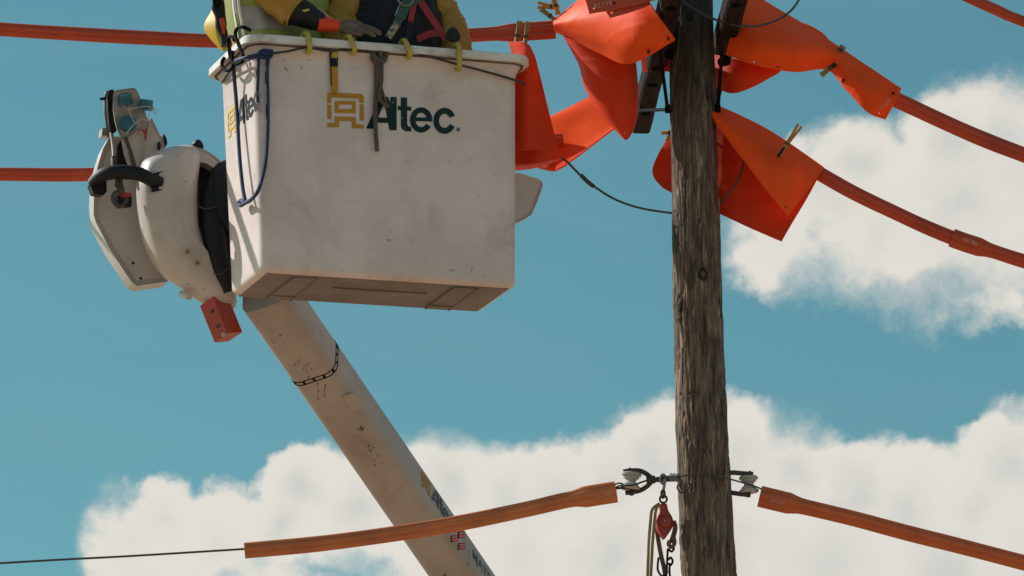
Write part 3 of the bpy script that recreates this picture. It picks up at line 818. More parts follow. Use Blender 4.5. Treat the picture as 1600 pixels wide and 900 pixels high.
# jib head with sheave
NJ = V((.35, -.93, -.1)).normalized()
jh = part_slab('jib_plate', 'plate_metal', [(178, 146), (181, 141), (209, 137), (214, 141), (221, 158), (226, 172), (233, 196), (228, 204), (214, 203), (197, 218), (190, 216), (184, 204), (180, 190), (177, 168)], .06, .016, .004, nrm=NJ, smooth=0)
SB = V((.75, -.65, -.1)).normalized()
part_slab('jib_sheave', 'black_plastic', [(168, 150), (172, 141), (178, 141), (184, 160), (184, 195), (180, 207), (174, 206), (170, 190)], .09, .030, .006, nrm=NJ, smooth=2)
part_slab('jib_plate', 'plate_metal', [(163, 150), (166, 142), (176, 140), (180, 160), (180, 206), (174, 212), (167, 205), (163, 180)], .13, .012, .003, nrm=NJ)
mb = MB(); cyl(mb, W(156, 155, .12), W(168, 153, .12), .006, .008, 8); mb.build('jib_pin', 'black_steel', boom)
mb = MB(); slab(mb, [(160, 200), (172, 199), (173, 212), (159, 212)], .15, .06, .003); mb.build('jib_block', 'plate_metal', boom)
def cap(x, y, Y, r, h, dirv, m='teal_cap'):
    mb = MB(); c = W(x, y, Y); d = V(dirv).normalized(); cyl(mb, c + d * h, c, r, r * .94, 20, .15); cyl(mb, c + d * h * .45, c + d * h * .02, r * 1.12, r * 1.1, 20, .08); return mb.build('pin_cap', m, boom)
cap(197, 163, .045, .031, .05, (-.05, -.45, .9))
cap(227, 172, .045, .033, .05, (.15, -.35, .93))
cap(200, 194, .05, .036, .045, (.1, -1, -.15))
for pts in ([(192, 165), (200, 171), (215, 168), (228, 166), (238, 168), (246, 173), (243, 177), (238, 172), (232, 170)], [(202, 168), (204, 180), (212, 192), (222, 186), (231, 189), (233, 178), (240, 170)], [(188, 203), (196, 209), (206, 198), (214, 190)]):
    mb = MB(); tube(mb, px(pts, -.03), .0022, 4, 6); mb.build('lanyard_wire', 'bright_wire', boom)
for pts, r, m in (([(174, 208, .12), (177, 228, .10), (179, 262, .07)], .0095, 'plate_metal'), ([(178, 246, .09), (179, 270, .06)], .016, 'rust_steel'), ([(195, 214, .05), (203, 236, .06), (210, 262, .06)], .011, 'rust_steel')):
    mb = MB(); tube(mb, px(pts), r, 4, 10); mb.build('tie_rod', m, boom)
# padded black handle across the covers
sec_flat = [(math.copysign(abs(a) ** .6, a), math.copysign(abs(b) ** .6, b)) for a, b in CIRC(14)]
mb = MB(); pth = catmull(px([(146, 287, -.02), (156, 276, -.06), (172, 270, -.09), (195, 269, -.11), (218, 272, -.12), (236, 281, -.11), (250, 285, -.08)]), 5)
sweep(mb, pth, lambda t: (.03, .024 + .009 * math.sin(math.pi * t)), sec_flat, frames(pth)); pad = mb.build('padded_handle', 'black_vinyl', boom)
part_slab('handle_mount', 'black_plastic', [(238, 271), (256, 267), (258, 288), (252, 297), (238, 299), (234, 285)], -.10, .05, .006, par=pad)
part_slab('handle_end', 'black_plastic', [(141, 287), (150, 278), (166, 276), (167, 300), (160, 304), (146, 302)], -.03, .06, .008, par=pad)
# winch hook
mb = MB(); cyl(mb, W(186, 278, -.08), W(186, 292, -.08), .016, .022, 12); hk = mb.build('swivel', 'rust_steel', boom)
mb = MB(); pth = catmull(px([(187, 292, -.08), (190, 299, -.08), (180, 303, -.08), (177, 310, -.08), (181, 319, -.08), (190, 322, -.08), (196, 315, -.08), (197, 308, -.08)]), 5)
sweep(mb, pth, lambda t: (.014 * (1 - .5 * t), .017 * (1 - .5 * t)), CIRC(12)); mb.build('hook', 'rust_steel', boom)
part_slab('hook_latch', 'label_red', [(186, 300), (205, 301), (205, 307), (190, 308)], -.06, .02, .003)
part_slab('hook_block', 'black_plastic', [(183, 306), (206, 306), (206, 322), (184, 324)], -.05, .03, .004)
mb = MB(); inflate(mb, [(299, 228), (302, 221), (308, 219), (314, 224), (317, 233), (308, 236)], .25, .04, .04); mb.build('grommet', 'black_vinyl', boom, sharp=60)
mb = MB(); inflate(mb, [(251, 212), (255, 211), (259, 218), (260, 228), (255, 228)], .32, .03, .03); mb.build('grommet', 'black_vinyl', boom, sharp=60)
mb = MB(); cyl(mb, W(284, 459, .12), W(296, 463, .06), .018, seg=14); mb.build('drain_boss', 'cover_paint', boom)
# red bracket below the covers: a square tube
qa, qb = W(334, 470, .12), W(357, 527, .12)
qd = (qb - qa).normalized(); qn = NB - qd * NB.dot(qd); qn.normalize(); qs = qd.cross(qn).normalized()
qn2 = (qn * math.cos(R(-28)) + qs * math.sin(R(-28))); qs2 = qd.cross(qn2).normalized()
mb = MB(); sweep(mb, [qa, qa.lerp(qb, .97), qb], 1.0, [(a * .052, b * .052) for a, b in ((1, .9), (.9, 1), (-.9, 1), (-1, .9), (-1, -.9), (-.9, -1), (.9, -1), (1, -.9))], [(qd, qs2, qn2)] * 3)
br = mb.build('bracket_tube', 'bracket_red', boom, sharp=30)
mb = MB(); c = WP(350, 522, qa.lerp(qb, .8) + qn2 * .052, qn2); cyl(mb, c - qn2 * .01, c + qn2 * .003, .010, seg=14); mb.build('bracket_hole', 'porcelain', br)

YOFF = 0.0
YOFF = -.06
for (x, y) in ((332, 486), (341, 509)):
    mb = MB(); c = WP(x, y, qa + qn2 * .052, qn2); cyl(mb, c - qn2 * .01, c + qn2 * .008, .009, seg=6); mb.build('bracket_bolt', 'rust_steel', br)
YOFF = 0.0
# ------------------------------------------------------------------ insulating line hoses
def hose(name, pts, r, m, label, en=None, textinfo=None, seam=True):
    """pts: photo path; en = list of (t0, t1, k) thicker sleeves"""
    P = catmull(px(pts), 10)
    t = thing(name, P[0], label, 'line hose', 'orange line hoses over the conductors')
    sec = []
    for k in range(64):
        a = 2 * math.pi * k / 64; q = 1.0
        for (c, w, d) in ((32, 8, .24), (-28, 9, .22), (200, 9, .12)):
            dl = (math.degrees(a) - c + 180) % 360 - 180
            q -= d * math.exp(-(dl / w) ** 2)
        dl = (math.degrees(a) + 78 + 180) % 360 - 180
        q += .14 * math.exp(-(dl / 14) ** 2)
        sec.append((q * math.cos(a), q * math.sin(a)))
    def body(p, rf): 
        mb = MB(); sweep(mb, p, rf, sec, frames(p)); return mb
    n = len(P)
    body(P, lambda s: r * (1 + .012 * math.sin(s * 17))).build('tube', m, t, sharp=80)
    for (t0, t1, k, dirn) in (en or []):
        sub = [P[0].lerp(P[0], 0)]
        def at(s): x = s * (n - 1); i = min(int(x), n - 2); return P[i].lerp(P[i + 1], x - i)
        sub = [at(t0 + (t1 - t0) * q / 16) for q in range(17)]
        f = (lambda s: r * (k if s < .68 else k + (1.03 - k) * min(1, (s - .68) / .24))) if dirn > 0 else (lambda s: r * (k if s > .32 else k + (1.03 - k) * min(1, (.32 - s) / .24)))
        body(sub, f).build('end_sleeve', m, t, sharp=80)
    if textinfo:
        s, (x, y), (x2, y2), size, Y = textinfo
        o = W(x, y, Y); ux = (W(x2, y2, Y) - o).normalized(); uy = ux.cross(V((0, -math.cos(R(8)), -math.sin(R(8))))).normalized()
        uy = V((0, -1, 0)).cross(ux).normalized()
        text_part('chalk_number', s, o, ux, uy, size, 'chalk', t, V((0, -1, 0)))
    return t
hose('line_hose', [(-700, 4, .25), (-250, 28, .25), (0, 45.5, .25), (120, 53, .25), (230, 59, .25), (345, 64, .25), (520, 64, .25), (700, 57, .22), (868, 46, .2)], .0335, 'hose_red',
     'red-orange line hose running off the upper left edge above the bucket', en=[(.925, 1.0, 1.33, -1)])
hose('line_hose', [(-700, 250, .45), (-250, 270, .45), (0, 272, .45), (140, 272.5, .45), (350, 265, .42), (600, 250, .4), (880, 218, .32)], .032, 'hose_red',
     'red-orange line hose behind the white boom tip covers, level with them')
hose('line_hose', [(1370, 141, .12), (1420, 165, .12), (1500, 202, .15), (1550, 223, .18), (1600, 242, .2), (1720, 288, .25), (2100, 420, .4)], .037, 'hose_red',
     'rust-red line hose leaving the upper blanket right of the pole')
hose('line_hose', [(1255, 256, .12), (1330, 299, .12), (1400, 333, .13), (1450, 356, .14), (1500, 376, .15), (1550, 392, .16), (1600, 408, .18), (1720, 442, .2), (2100, 540, .4)], .0335, 'hose_red',
     'red line hose with a thicker numbered joint, right of the folded lower blanket', en=[(.4675, .625, 1.32, 1)], textinfo=('40186', (1503, 376), (1519, 382), .030, .09))
hose('line_hose', [(382, 860, -.1), (500, 849, -.08), (620, 833, -.06), (720, 816.5, -.05), (820, 796, -.04), (890, 780, -.03), (962, 768, -.02)], .036, 'hose_tan',
     'faded orange line hose crossing in front of the boom at the bottom', en=[(.835, 1.0, 1.36, -1)], textinfo=('40133', (957, 765), (934, 770), .036, -.09))
hose('line_hose', [(1187, 775, -.02), (1250, 790, -.02), (1330, 809, -.01), (1420, 833, .0), (1500, 853, .02), (1600, 879, .04), (1720, 910, .08), (2100, 1000, .2)], .036, 'hose_orange',
     'orange line hose sagging to the lower right of the pole', en=[(0.0, .155, 1.36, 1)], textinfo=('40147', (1228, 783), (1206, 778), .030, -.09))
hose('line_hose', [(1300, -110, .3), (1480, -20, .3), (1560, 17, .3), (1600, 34, .3), (1800, 110, .4)], .026, 'hose_red',
     'dark red line hose cutting the upper right corner of the sky')

# bare conductors, jumpers
def wire(name, pts, r, m, label, cat='wire', sleeve=None):
    mb = MB(); tube(mb, px(pts), r, 10, 8)
    t = thing(name, W(*pts[0]), label, cat)
    mb.build('strand', m, t)
    if sleeve: mb = MB(); tube(mb, px(sleeve), r * 1.9, 6, 8); mb.build('splice_sleeve', m, t)
    return t
wire('conductor', [(-600, 918, -.12), (0, 880, -.12), (200, 869, -.12), (395, 857, -.1)], .0052, 'cable_grey', 'thin dark bare wire leading out of the faded hose to the left edge')
wire('jumper_wire', [(862, 236, .22), (885, 252, .2), (908, 275, .18), (928, 291, .15), (960, 311, .1), (1000, 325, .06), (1050, 333, .02), (1090, 336, .16), (1122, 320, .02), (1148, 290, -.02), (1158, 268, -.03), (1163, 248, -.02)], .0055, 'cable_grey',
     'thin dark jumper wire drooping from the orange blankets to the pole', sleeve=[(908, 274, .18), (918, 284, .165), (927, 291, .15)])
wire('jumper_wire', [(1040, -40, -.25), (1066, 0, -.28), (1100, 23, -.3), (1140, 37, -.3), (1180, 41, -.3), (1215, 31, -.28), (1240, 12, -.25), (1262, -25, -.2)], .0055, 'cable_grey',
     'thin grey jumper wire looping across the front of the pole top')

# ------------------------------------------------------------------ rubber blankets
def blanket(name, label, sheets, m='blanket_rubber', dots=(), texts=()):
    rows0 = sheets[0][0]; p0 = W(*rows0[0][0])
    t = thing('rubber_blanket', p0, label, 'rubber blanket', 'orange rubber blankets')
    for i, (rows, holes, mm) in enumerate(sheets):
        mb = MB(); sheet(mb, rows, 48, 48, .007, holes, seed=i * 7 + len(label)); mb.build(name if i == 0 else 'flap', mm or m, t, sharp=50)
    for (x, y, Y) in dots:
        mb = MB(); c = W(x, y, Y); cyl(mb, c + V((0, .03, 0)), c + V((0, -.004, 0)), .0058, seg=10); mb.build('eyelet', 'black_plastic', t)
    for (s, a, b, size, Y) in texts:
        o = W(a[0], a[1], Y); ux = (W(b[0], b[1], Y) - o).normalized(); uy = V((0, -1, 0)).cross(ux).normalized()
        text_part('chalk_number', s, o, ux, uy, size, 'chalk', t, V((0, -1, 0)))
    return t
blanket('sheet', 'orange rubber blanket wrapped into a cone over the line left of the pole', [
    ([[(874, 30, .32), (905, 0, .20), (945, -20, .0), (985, -30, -.2), (1002, -30, -.3)],
      [(867, 30, .12), (905, 4, -.02), (945, -8, -.18), (985, -8, -.38), (1012, -2, -.48)],
      [(865, 38, .06), (903, 28, -.10), (945, 22, -.26), (990, 22, -.44), (1028, 24, -.52)],
      [(866, 46, .10), (900, 50, -.06), (940, 58, -.22), (990, 64, -.42), (1043, 45, -.52)],
      [(867, 49, .16), (899, 63, .03), (938, 83, -.10), (985, 99, -.28), (1055, 63, -.50)]], [(1020, 29)], None),
    ([[(867, 49, .16), (899, 63, .04), (938, 83, -.09), (980, 97, -.24)], [(872, 46, .32), (902, 58, .30), (940, 74, .28), (985, 84, .26)]], [], None)],
    dots=[(1044, 60, -.505), (1013, 80, -.42), (965, 88, -.21)])
blanket('sheet', 'dark orange rubber blanket hanging in a point below the cone, left of the pole', [
    ([[(881, 56, .10), (898, 62, .03), (935, 72, -.02), (970, 85, -.03), (988, 92, -.01), (992, 92, .10)],
      [(905, 101, .10), (916, 103, .02), (946, 108, -.04), (976, 112, -.04), (990, 118, -.01), (995, 119, .08)],
      [(914, 136, .10), (926, 140, .01), (953, 147, -.05), (978, 150, -.04), (992, 152, -.01), (997, 152, .07)],
      [(938, 176, .08), (946, 178, .02), (962, 182, -.02), (981, 185, -.02), (991, 183, .0), (995, 180, .05)],
      [(964, 205, .05), (968, 208, .03), (974, 212, .01), (982, 212, .01), (987, 206, .02), (989, 202, .04)],
      [(977, 218, .03), (977.5, 218, .025), (978, 218, .02), (978.5, 218, .02), (979, 217, .02), (979.5, 217, .02)]], [(977, 208)], None)], m='blanket_red')
blanket('sheet', 'flat red-orange rubber strip marked 42199 above the cone-shaped blanket', [
    ([[(903, -45, -.56), (960, -55, -.57), (1030, -70, -.58)], [(912, -10, -.56), (965, -20, -.57), (1033, -35, -.58)], [(921, 22, -.56), (975, 12, -.57), (1040, -4, -.58)]], [(927, 13)], None),
    ([[(938, 2, -.545), (975, -8, -.55), (1012, -20, -.555)], [(945, 15, -.545), (980, 6, -.55), (1014, -6, -.555)], [(953, 28, -.545), (985, 19, -.55), (1016, 8, -.555)]], [(956, 19)], None)], m='hose_red',
    dots=[(960, 5, -.573), (994, -1, -.576)], texts=[('42199', (928, 14), (952, 9), .036, -.575)])
blanket('sheet', 'red rubber blanket draped over the right end of the bucket rim', [
    ([[(795, 66, -.02), (816, 66, -.10), (828, 72, -.12)], [(800, 90, -.20), (822, 92, -.25), (838, 98, -.20)], [(800, 140, -.2), (824, 140, -.25), (843, 140, -.2)],
      [(798, 190, -.2), (826, 190, -.26), (850, 190, -.18)], [(795, 236, -.2), (828, 234, -.27), (855, 231, -.18)]], [], None),
    ([[(800, 72, .06), (822, 76, .05), (834, 84, .05)], [(802, 130, .02), (830, 130, -.04), (846, 130, .02)], [(802, 185, .0), (835, 185, -.06), (859, 183, .0)], [(800, 240, .0), (838, 234, -.08), (870, 226, .0)], [(798, 258, .0), (838, 254, -.08), (878, 245, .02)]], [(856, 238)], None),
    ([[(798, 258, .0), (838, 254, -.06), (878, 246, .02)], [(798, 266, .18), (836, 262, .16), (872, 251, .18)]], [], None)], m='blanket_red')
blanket('sheet', 'bright orange rubber blanket folded over the line between bucket and pole', [
    ([[(850, 187, .66), (878, 174, .66), (915, 155, .68), (955, 138, .70)], [(857, 188, .56), (884, 179, .56), (922, 165, .58), (962, 149, .60)], [(864, 208, .44), (893, 204, .44), (930, 188, .46), (968, 170, .50)],
      [(869, 238, .30), (897, 232, .30), (932, 212, .34), (968, 190, .40)], [(868, 267, .20), (891, 253, .20), (927, 226, .26), (965, 197, .34)]], [], None),
    ([[(838, 258, .36), (855, 250, .32), (880, 240, .3)], [(842, 262, .36), (860, 262, .30), (885, 252, .28)], [(848, 264, .38), (866, 267, .33), (886, 258, .3)]], [], 'blanket_red')], m='blanket_thin')
blanket('sheet', 'long orange rubber blanket clipped over the line, upper right of the pole', [
    ([[(1162, -20, .12), (1200, 5, .16), (1250, 35, .16), (1298, 65, .12), (1345, 97, .08), (1375, 117, .06), (1408, 139, .06)],
      [(1153, 12, -.02), (1194, 36, -.06), (1247, 60, -.06), (1297, 80, .02), (1341, 111, .03), (1371, 132, .01), (1404, 149, .03)],
      [(1144, 48, -.08), (1188, 68, -.14), (1243, 84, -.13), (1296, 95, .02), (1331, 126, -.02), (1366, 149, -.04), (1397, 162, .0)],
      [(1134, 86, -.06), (1180, 102, -.10), (1240, 112, -.06), (1293, 109, .06), (1322, 140, .04), (1356, 176, -.02), (1383, 187, .02)]],
     [(1178, 37), (1179, 96), (1374, 176)], None),
    ([[(1240, 32, .20), (1265, 40, .22), (1285, 52, .20), (1300, 68, .16)], [(1240, 50, .2), (1262, 58, .2), (1282, 66, .18), (1298, 74, .15)]], [], None)],
    dots=[(1162, 12, -.045), (1152, 48, -.09), (1141, 85, -.07), (1215, 104, -.10), (1396, 145, .0), (1317, 125, .0), (1344, 153, -.015)],
    texts=[('46097', (1379, 172), (1393, 157), .026, -.03)])
blanket('sheet', 'dark orange rubber blanket tail bulging beneath the long blanket right of the pole', [
    ([[(1000, 60, .42), (1050, 62, .34), (1112, 84, .16), (1145, 92, .08), (1190, 103, .05), (1225, 108, .06)], [(1002, 92, .42), (1050, 92, .32), (1112, 112, .14), (1145, 116, .05), (1182, 118, .04), (1217, 113, .06)], [(1004, 112, .42), (1050, 113, .32), (1112, 134, .15), (1142, 146, .08), (1172, 138, .06), (1212, 116, .07)]], [], None)], m='blanket_red')
blanket('sheet', 'orange rubber blanket folded in two behind the pole, pinned by a yellow clip', [
    ([[(1108, 160, .06), (1150, 178, .05), (1200, 203, .04), (1250, 236, .03), (1287, 262, .05)], [(1112, 176, -.06), (1152, 207, -.12), (1194, 238, -.14), (1236, 266, -.12), (1270, 286, -.02)],
      [(1117, 190, -.06), (1160, 248, -.14), (1190, 287, -.17), (1211, 313, -.15), (1231, 337, -.07)]], [], None),
    ([[(1052, 200, .30), (1085, 170, .25), (1130, 172, .14), (1200, 205, .10), (1286, 263, .09)], [(1020, 262, .28), (1070, 258, .24), (1130, 250, .12), (1200, 270, .06), (1262, 308, .05)], [(1032, 290, .26), (1075, 300, .22), (1122, 310, .10), (1185, 335, .04), (1238, 348, .02)],
      [(1054, 303, .24), (1085, 316, .20), (1124, 334, .10), (1172, 356, .04), (1221, 377, -.02)]], [(1215, 364)], 'blanket_red')], m='blanket_rubber',
    dots=[(1151, 225, -.10), (1227, 323, -.10)])

# plastic clips
def clip(x0, y0, x1, y1, Y, label, w=.010, m='clip_amber', tip='black_plastic', gap=4, name='clothes_peg'):
    t = thing(name, W(x1, y1, Y), label, 'clip', 'clips pinning the blankets')
    a, b = W(x0, y0, Y), W(x1, y1, Y); d = (b - a).normalized(); s = V((0, -1, 0)).cross(d).normalized()
    for k in (-1, 1):
        mb = MB(); off = s * (gap / 330 * .5 * k)
        pth = [a + off * 1.7, a.lerp(b, .35) + off * .9, a.lerp(b, .6) + off * .7, b + off * .6]
        sweep(mb, catmull(pth, 3), lambda q: (w * (.55 + .45 * q), w * .8), [(1, .6), (.6, 1), (-.6, 1), (-1, .6), (-1, -.6), (-.6, -1), (.6, -1), (1, -.6)]); mb.build('jaw', m, t, sharp=30)
    mb = MB(); c = a.lerp(b, .62); cyl(mb, c - s * .012 + V((0, -.006, 0)), c + s * .012 + V((0, -.006, 0)), w * .9, seg=10); mb.build('spring', 'rust_steel', t)
    if tip:
        mb = MB(); q = a.lerp(b, .74); cyl(mb, q, b + d * .006, w * 1.35, w * 1.45, 10); mb.build('rubber_tip', tip, t)
    return t
clip(1250, 196, 1217, 243, -.20, 'amber clip with black tip pinching the folded blanket right of the pole', .0075)
clip(1283, 118, 1304, 101, -.02, 'brown and black clip under the narrow neck of the long blanket', .0085, 'clip_olive', gap=3)
clip(1318, 72, 1310, 82, .06, 'small dark clip on the upper edge of the long blanket', .009, 'clip_olive', None)
clip(812, 33, 806, 70, -.02, 'olive yellow clip standing at the right end of the bucket rim', .0085, 'clip_olive', None, gap=3)
clip(825, 34, 820, 72, -.05, 'weathered amber clip gripping the blanket draped over the rim', .0085, 'clip_olive', None, gap=3)
clip(840, 8, 874, 12, .1, 'amber clip with spread prongs at the tip of the cone-shaped blanket', .0085, 'clip_amber', None, gap=5)
clip(862, -12, 872, 22, .06, 'amber clip pointing upward beside the cone-shaped blanket', .0085, 'clip_amber', None, gap=5)
clip(845, 14, 868, 32, .1, 'brown clip lowest of three at the cone-shaped blanket', .0075, 'clip_olive', None, gap=3)
clip(1037, 214, 1052, 206, .05, 'cream and orange clip peeking out left of the pole', .010, 'clip_amber', None, gap=9)

# ------------------------------------------------------------------ dead-end clevises, insulators, tackle
def insulator(x, y, Y, s, tilt, par, name='spool_insulator'):
    ax_ = V((math.sin(tilt), -.05, math.cos(tilt))).normalized(); c = W(x, y, Y); mb = MB()
    prof = [(-.040, .030), (-.040, .040), (-.034, .046), (-.026, .046), (-.022, .036), (-.014, .036), (-.010, .028), (0, .022), (.010, .028), (.014, .036), (.022, .036), (.026, .046), (.034, .046), (.040, .040), (.040, .030)]
    u = ax_.cross(V((0, 1, 0))).normalized(); v = ax_.cross(u); vs = []; fs = []; n = 28
    for (h, r) in prof:
        for k in range(n): a = 2 * math.pi * k / n; vs.append(c + ax_ * h * s + (u * math.cos(a) + v * math.sin(a)) * r * s)
    for i in range(len(prof) - 1):
        for k in range(n): q = (k + 1) % n; fs.append((i * n + k, i * n + q, (i + 1) * n + q, (i + 1) * n + k))
    fs += [tuple(range(n)), tuple((len(prof) - 1) * n + k for k in range(n))]
    mb.add(vs, fs); return mb.build('spool_insulator', 'porcelain', par, sharp=35)
flat = [(1, .45), (.8, .6), (-.8, .6), (-1, .45), (-1, -.45), (-.8, -.6), (.8, -.6), (1, -.45)]
cv = thing('dead_end_clevis', W(1060, 750), 'rusty forked clevis with white spool insulators left of the pole', 'insulator', 'clevises holding the lower conductor')
insulator(986, 752, -.02, 1.02, .09, cv)
mb = MB(); pth = catmull(px([(974, 737, -.02), (985, 735.5, -.02), (999, 735.5, -.02), (1011, 741, -.02), (1020, 749, -.02)]), 4); sweep(mb, pth, .0105, [(b, a) for a, b in flat], frames(pth)); mb.build('fork_arm', 'rust_steel', cv)
mb = MB(); pth = catmull(px([(977, 770, -.02), (988, 769, -.02), (1001, 766, -.02), (1012, 759, -.02), (1020, 750, -.02)]), 4); sweep(mb, pth, .0105, [(b, a) for a, b in flat], frames(pth)); mb.build('fork_arm', 'rust_steel', cv)
mb = MB(); cyl(mb, W(984, 731, -.02), W(987, 773, -.02), .007, seg=10); cyl(mb, W(986.5, 768, -.02), W(987, 774, -.02), .012, seg=6); mb.build('clevis_pin', 'rust_steel', cv)
mb = MB(); tube(mb, px([(1014, 750, -.02), (1040, 749, -.03), (1075, 748, -.02)]), .012, 4, 10); cyl(mb, W(1010, 750, -.02), W(1024, 749, -.02), .022, .018, 10); mb.build('eye_bolt', 'rust_steel', cv)
mb = MB()
pth = [W(1046 + 15 * k / 60, 746 + 1.0 * math.sin(0), -.03) + V((0, math.cos(k * .75) * .016, math.sin(k * .75) * .016)) for k in range(61)]
sweep(mb, pth, .005, CIRC(6)); mb.build('coil_spring', 'galvanised', cv)
mb = MB(); tube(mb, px([(955, 766, -.03), (968, 759, -.07), (988, 758, -.09), (1010, 751, -.07), (1035, 745, -.05), (1060, 744, -.12)]), .0045, 5, 8)
tube(mb, px([(958, 759, -.03), (966, 755, -.06), (974, 757, -.06), (970, 762, -.05), (962, 762, -.04)]), .004, 5, 8); tube(mb, px([(958, 764, -.03), (975, 763, -.05), (998, 766, -.03)]), .004, 4, 8)
mb.build('grip_wire', 'dark_cord', cv)
mb = MB(); tube(mb, px([(1058, 744, -.13), (1064, 752, -.135), (1058, 761, -.12), (1064, 770, -.13), (1074, 764, -.14), (1082, 753, -.14)]), .004, 5, 8); mb.build('wire_tail', 'dark_cord', cv)
cv2 = thing('dead_end_clevis', W(1142, 755), 'rusty square clevis with white spool insulators right of the pole', 'insulator', 'clevises holding the lower conductor')
insulator(1170, 757, -.02, .98, -.04, cv2)
mb = MB(); pth = catmull(px([(1134, 741, -.02), (1144, 738.5, -.02), (1158, 739.5, -.02), (1177, 741, -.02)]), 4); sweep(mb, pth, .0105, [(b, a) for a, b in flat], frames(pth)); mb.build('fork_arm', 'rust_steel', cv2)
mb = MB(); pth = catmull(px([(1134, 768, -.02), (1144, 770, -.02), (1158, 772, -.02), (1173, 773.5, -.02)]), 4); sweep(mb, pth, .0105, [(b, a) for a, b in flat], frames(pth)); mb.build('fork_arm', 'rust_steel', cv2)
mb = MB(); cyl(mb, W(1172, 736, -.02), W(1168, 777, -.02), .007, seg=10); mb.build('clevis_pin', 'rust_steel', cv2)
mb = MB(); tube(mb, px([(1058, 745, -.13), (1075, 742.5, -.145), (1100, 742, -.15), (1125, 744.5, -.13), (1142, 749, -.08), (1160, 754, -.07), (1180, 760, -.06), (1196, 767, -.03)]), .0042, 5, 8); mb.build('tie_wire', 'cable_grey', cv2)

tk = thing('pulley_block', W(1038, 842, -.05), 'red pulley block with hook hanging from the eye bolt left of the pole', 'pulley')
part_slab('cheek', 'pulley_red', [(1033, 787), (1042, 787), (1044, 797), (1050, 807), (1053, 816), (1050, 826), (1039, 842), (1029, 828), (1026, 816), (1028, 807), (1034, 797)], -.06, .035, .006, par=tk)
mb = MB(); c = W(1039, 815, -.06); cyl(mb, c, c + V((0, -.008, 0)), .030, .026, 22, .2); cyl(mb, c, c + V((0, -.014, 0)), .007, seg=10); mb.build('axle_cap', 'pulley_red', tk)
mb = MB(); cyl(mb, c + V((0, -.012, 0)), c + V((0, -.017, 0)), .0055, seg=10); mb.build('axle', 'galvanised', tk)
mb = MB(); tube(mb, px([(1037, 757, -.05), (1032, 752, -.05), (1032, 745, -.05), (1036, 741.5, -.05), (1040, 746, -.05), (1039, 753, -.05), (1037, 764, -.05), (1036, 772, -.05)]), .0065, 5, 8); mb.build('snap_hook', 'galvanised', tk)
for (cx, cy, rx, ry) in ((1036, 772, 2.6, 6), (1036.5, 780, 5.5, 5.5)):
    mb = MB(); tube(mb, [W(cx + rx * math.cos(a), cy + ry * math.sin(a), -.05 + .01 * math.sin(a)) for a in [2 * math.pi * k / 16 for k in range(17)]], .0055, 2, 8); mb.build('ring', 'rust_steel', tk)
def rope(mb, pts, r, m=None, strands=3, pitch=.045, n=14):
    P = catmull(px(pts), n); fr = rmf(P); acc = [0]
    for i in range(1, len(P)): acc.append(acc[-1] + (P[i] - P[i - 1]).length)
    for s in range(strands):
        q = [p + (f[1] * math.cos(a / pitch * 6.283 + s * 6.283 / strands) + f[2] * math.sin(a / pitch * 6.283 + s * 6.283 / strands)) * r * .5 for p, f, a in zip(P, fr, acc)]
        sweep(mb, q, r * .56, CIRC(7))
    return mb
tr = thing('hand_line', W(1015, 930, -.06), 'doubled tan rope hanging from the red pulley block', 'rope')
for dx in (0, 6):
    mb = MB(); rope(mb, [(1030 - dx * .1, 787, -.08), (1025 - dx, 797, -.09), (1022 - dx, 820, -.09), (1019.5 - dx, 850, -.09), (1018 - dx * .9, 880, -.09), (1016 - dx * .8, 920, -.09), (1013 - dx * .8, 1000, -.09)], .0072, pitch=.034, n=60); mb.build('strand', 'tan_rope', tr)
wb = thing('sling', W(1040, 900, -.05), 'brown webbing sling with black hooks hanging under the red pulley block', 'sling')
mb = MB(); pth = catmull(px([(1026, 822, -.03), (1028, 840, -.03), (1033, 868, -.03), (1038, 890, -.03), (1041, 915, -.03)]), 6); sweep(mb, pth, (.0105, .004), flat, frames(pth, V((0, 1, 0)))); mb.build('webbing', 'brown_webbing', wb)
mb = MB(); pth = catmull(px([(1052, 814, -.03), (1055, 824, -.03), (1052, 838, -.03), (1048, 848, -.03)]), 6); sweep(mb, pth, (.0115, .005), flat, frames(pth, V((0, 1, 0)))); tube(mb, px([(1052, 838, -.04), (1054, 848, -.05), (1050, 855, -.05), (1045, 851, -.05), (1046, 845, -.05)]), .010, 5, 8); mb.build('webbing_knot', 'brown_webbing', wb)
for pts in ([(1050, 851), (1053, 857), (1049, 862), (1044, 858), (1043, 866), (1042, 885), (1042, 896)], [(1044, 875), (1048, 871), (1051, 877), (1048, 883), (1044, 880)], [(1047, 880), (1046, 890), (1047, 905), (1046, 920)], [(1029, 871), (1028, 880), (1028, 891), (1033, 899), (1039, 900), (1043, 893)]):
    mb = MB(); tube(mb, px(pts, -.05), .0052, 6, 8); mb.build('hook', 'black_steel', wb)

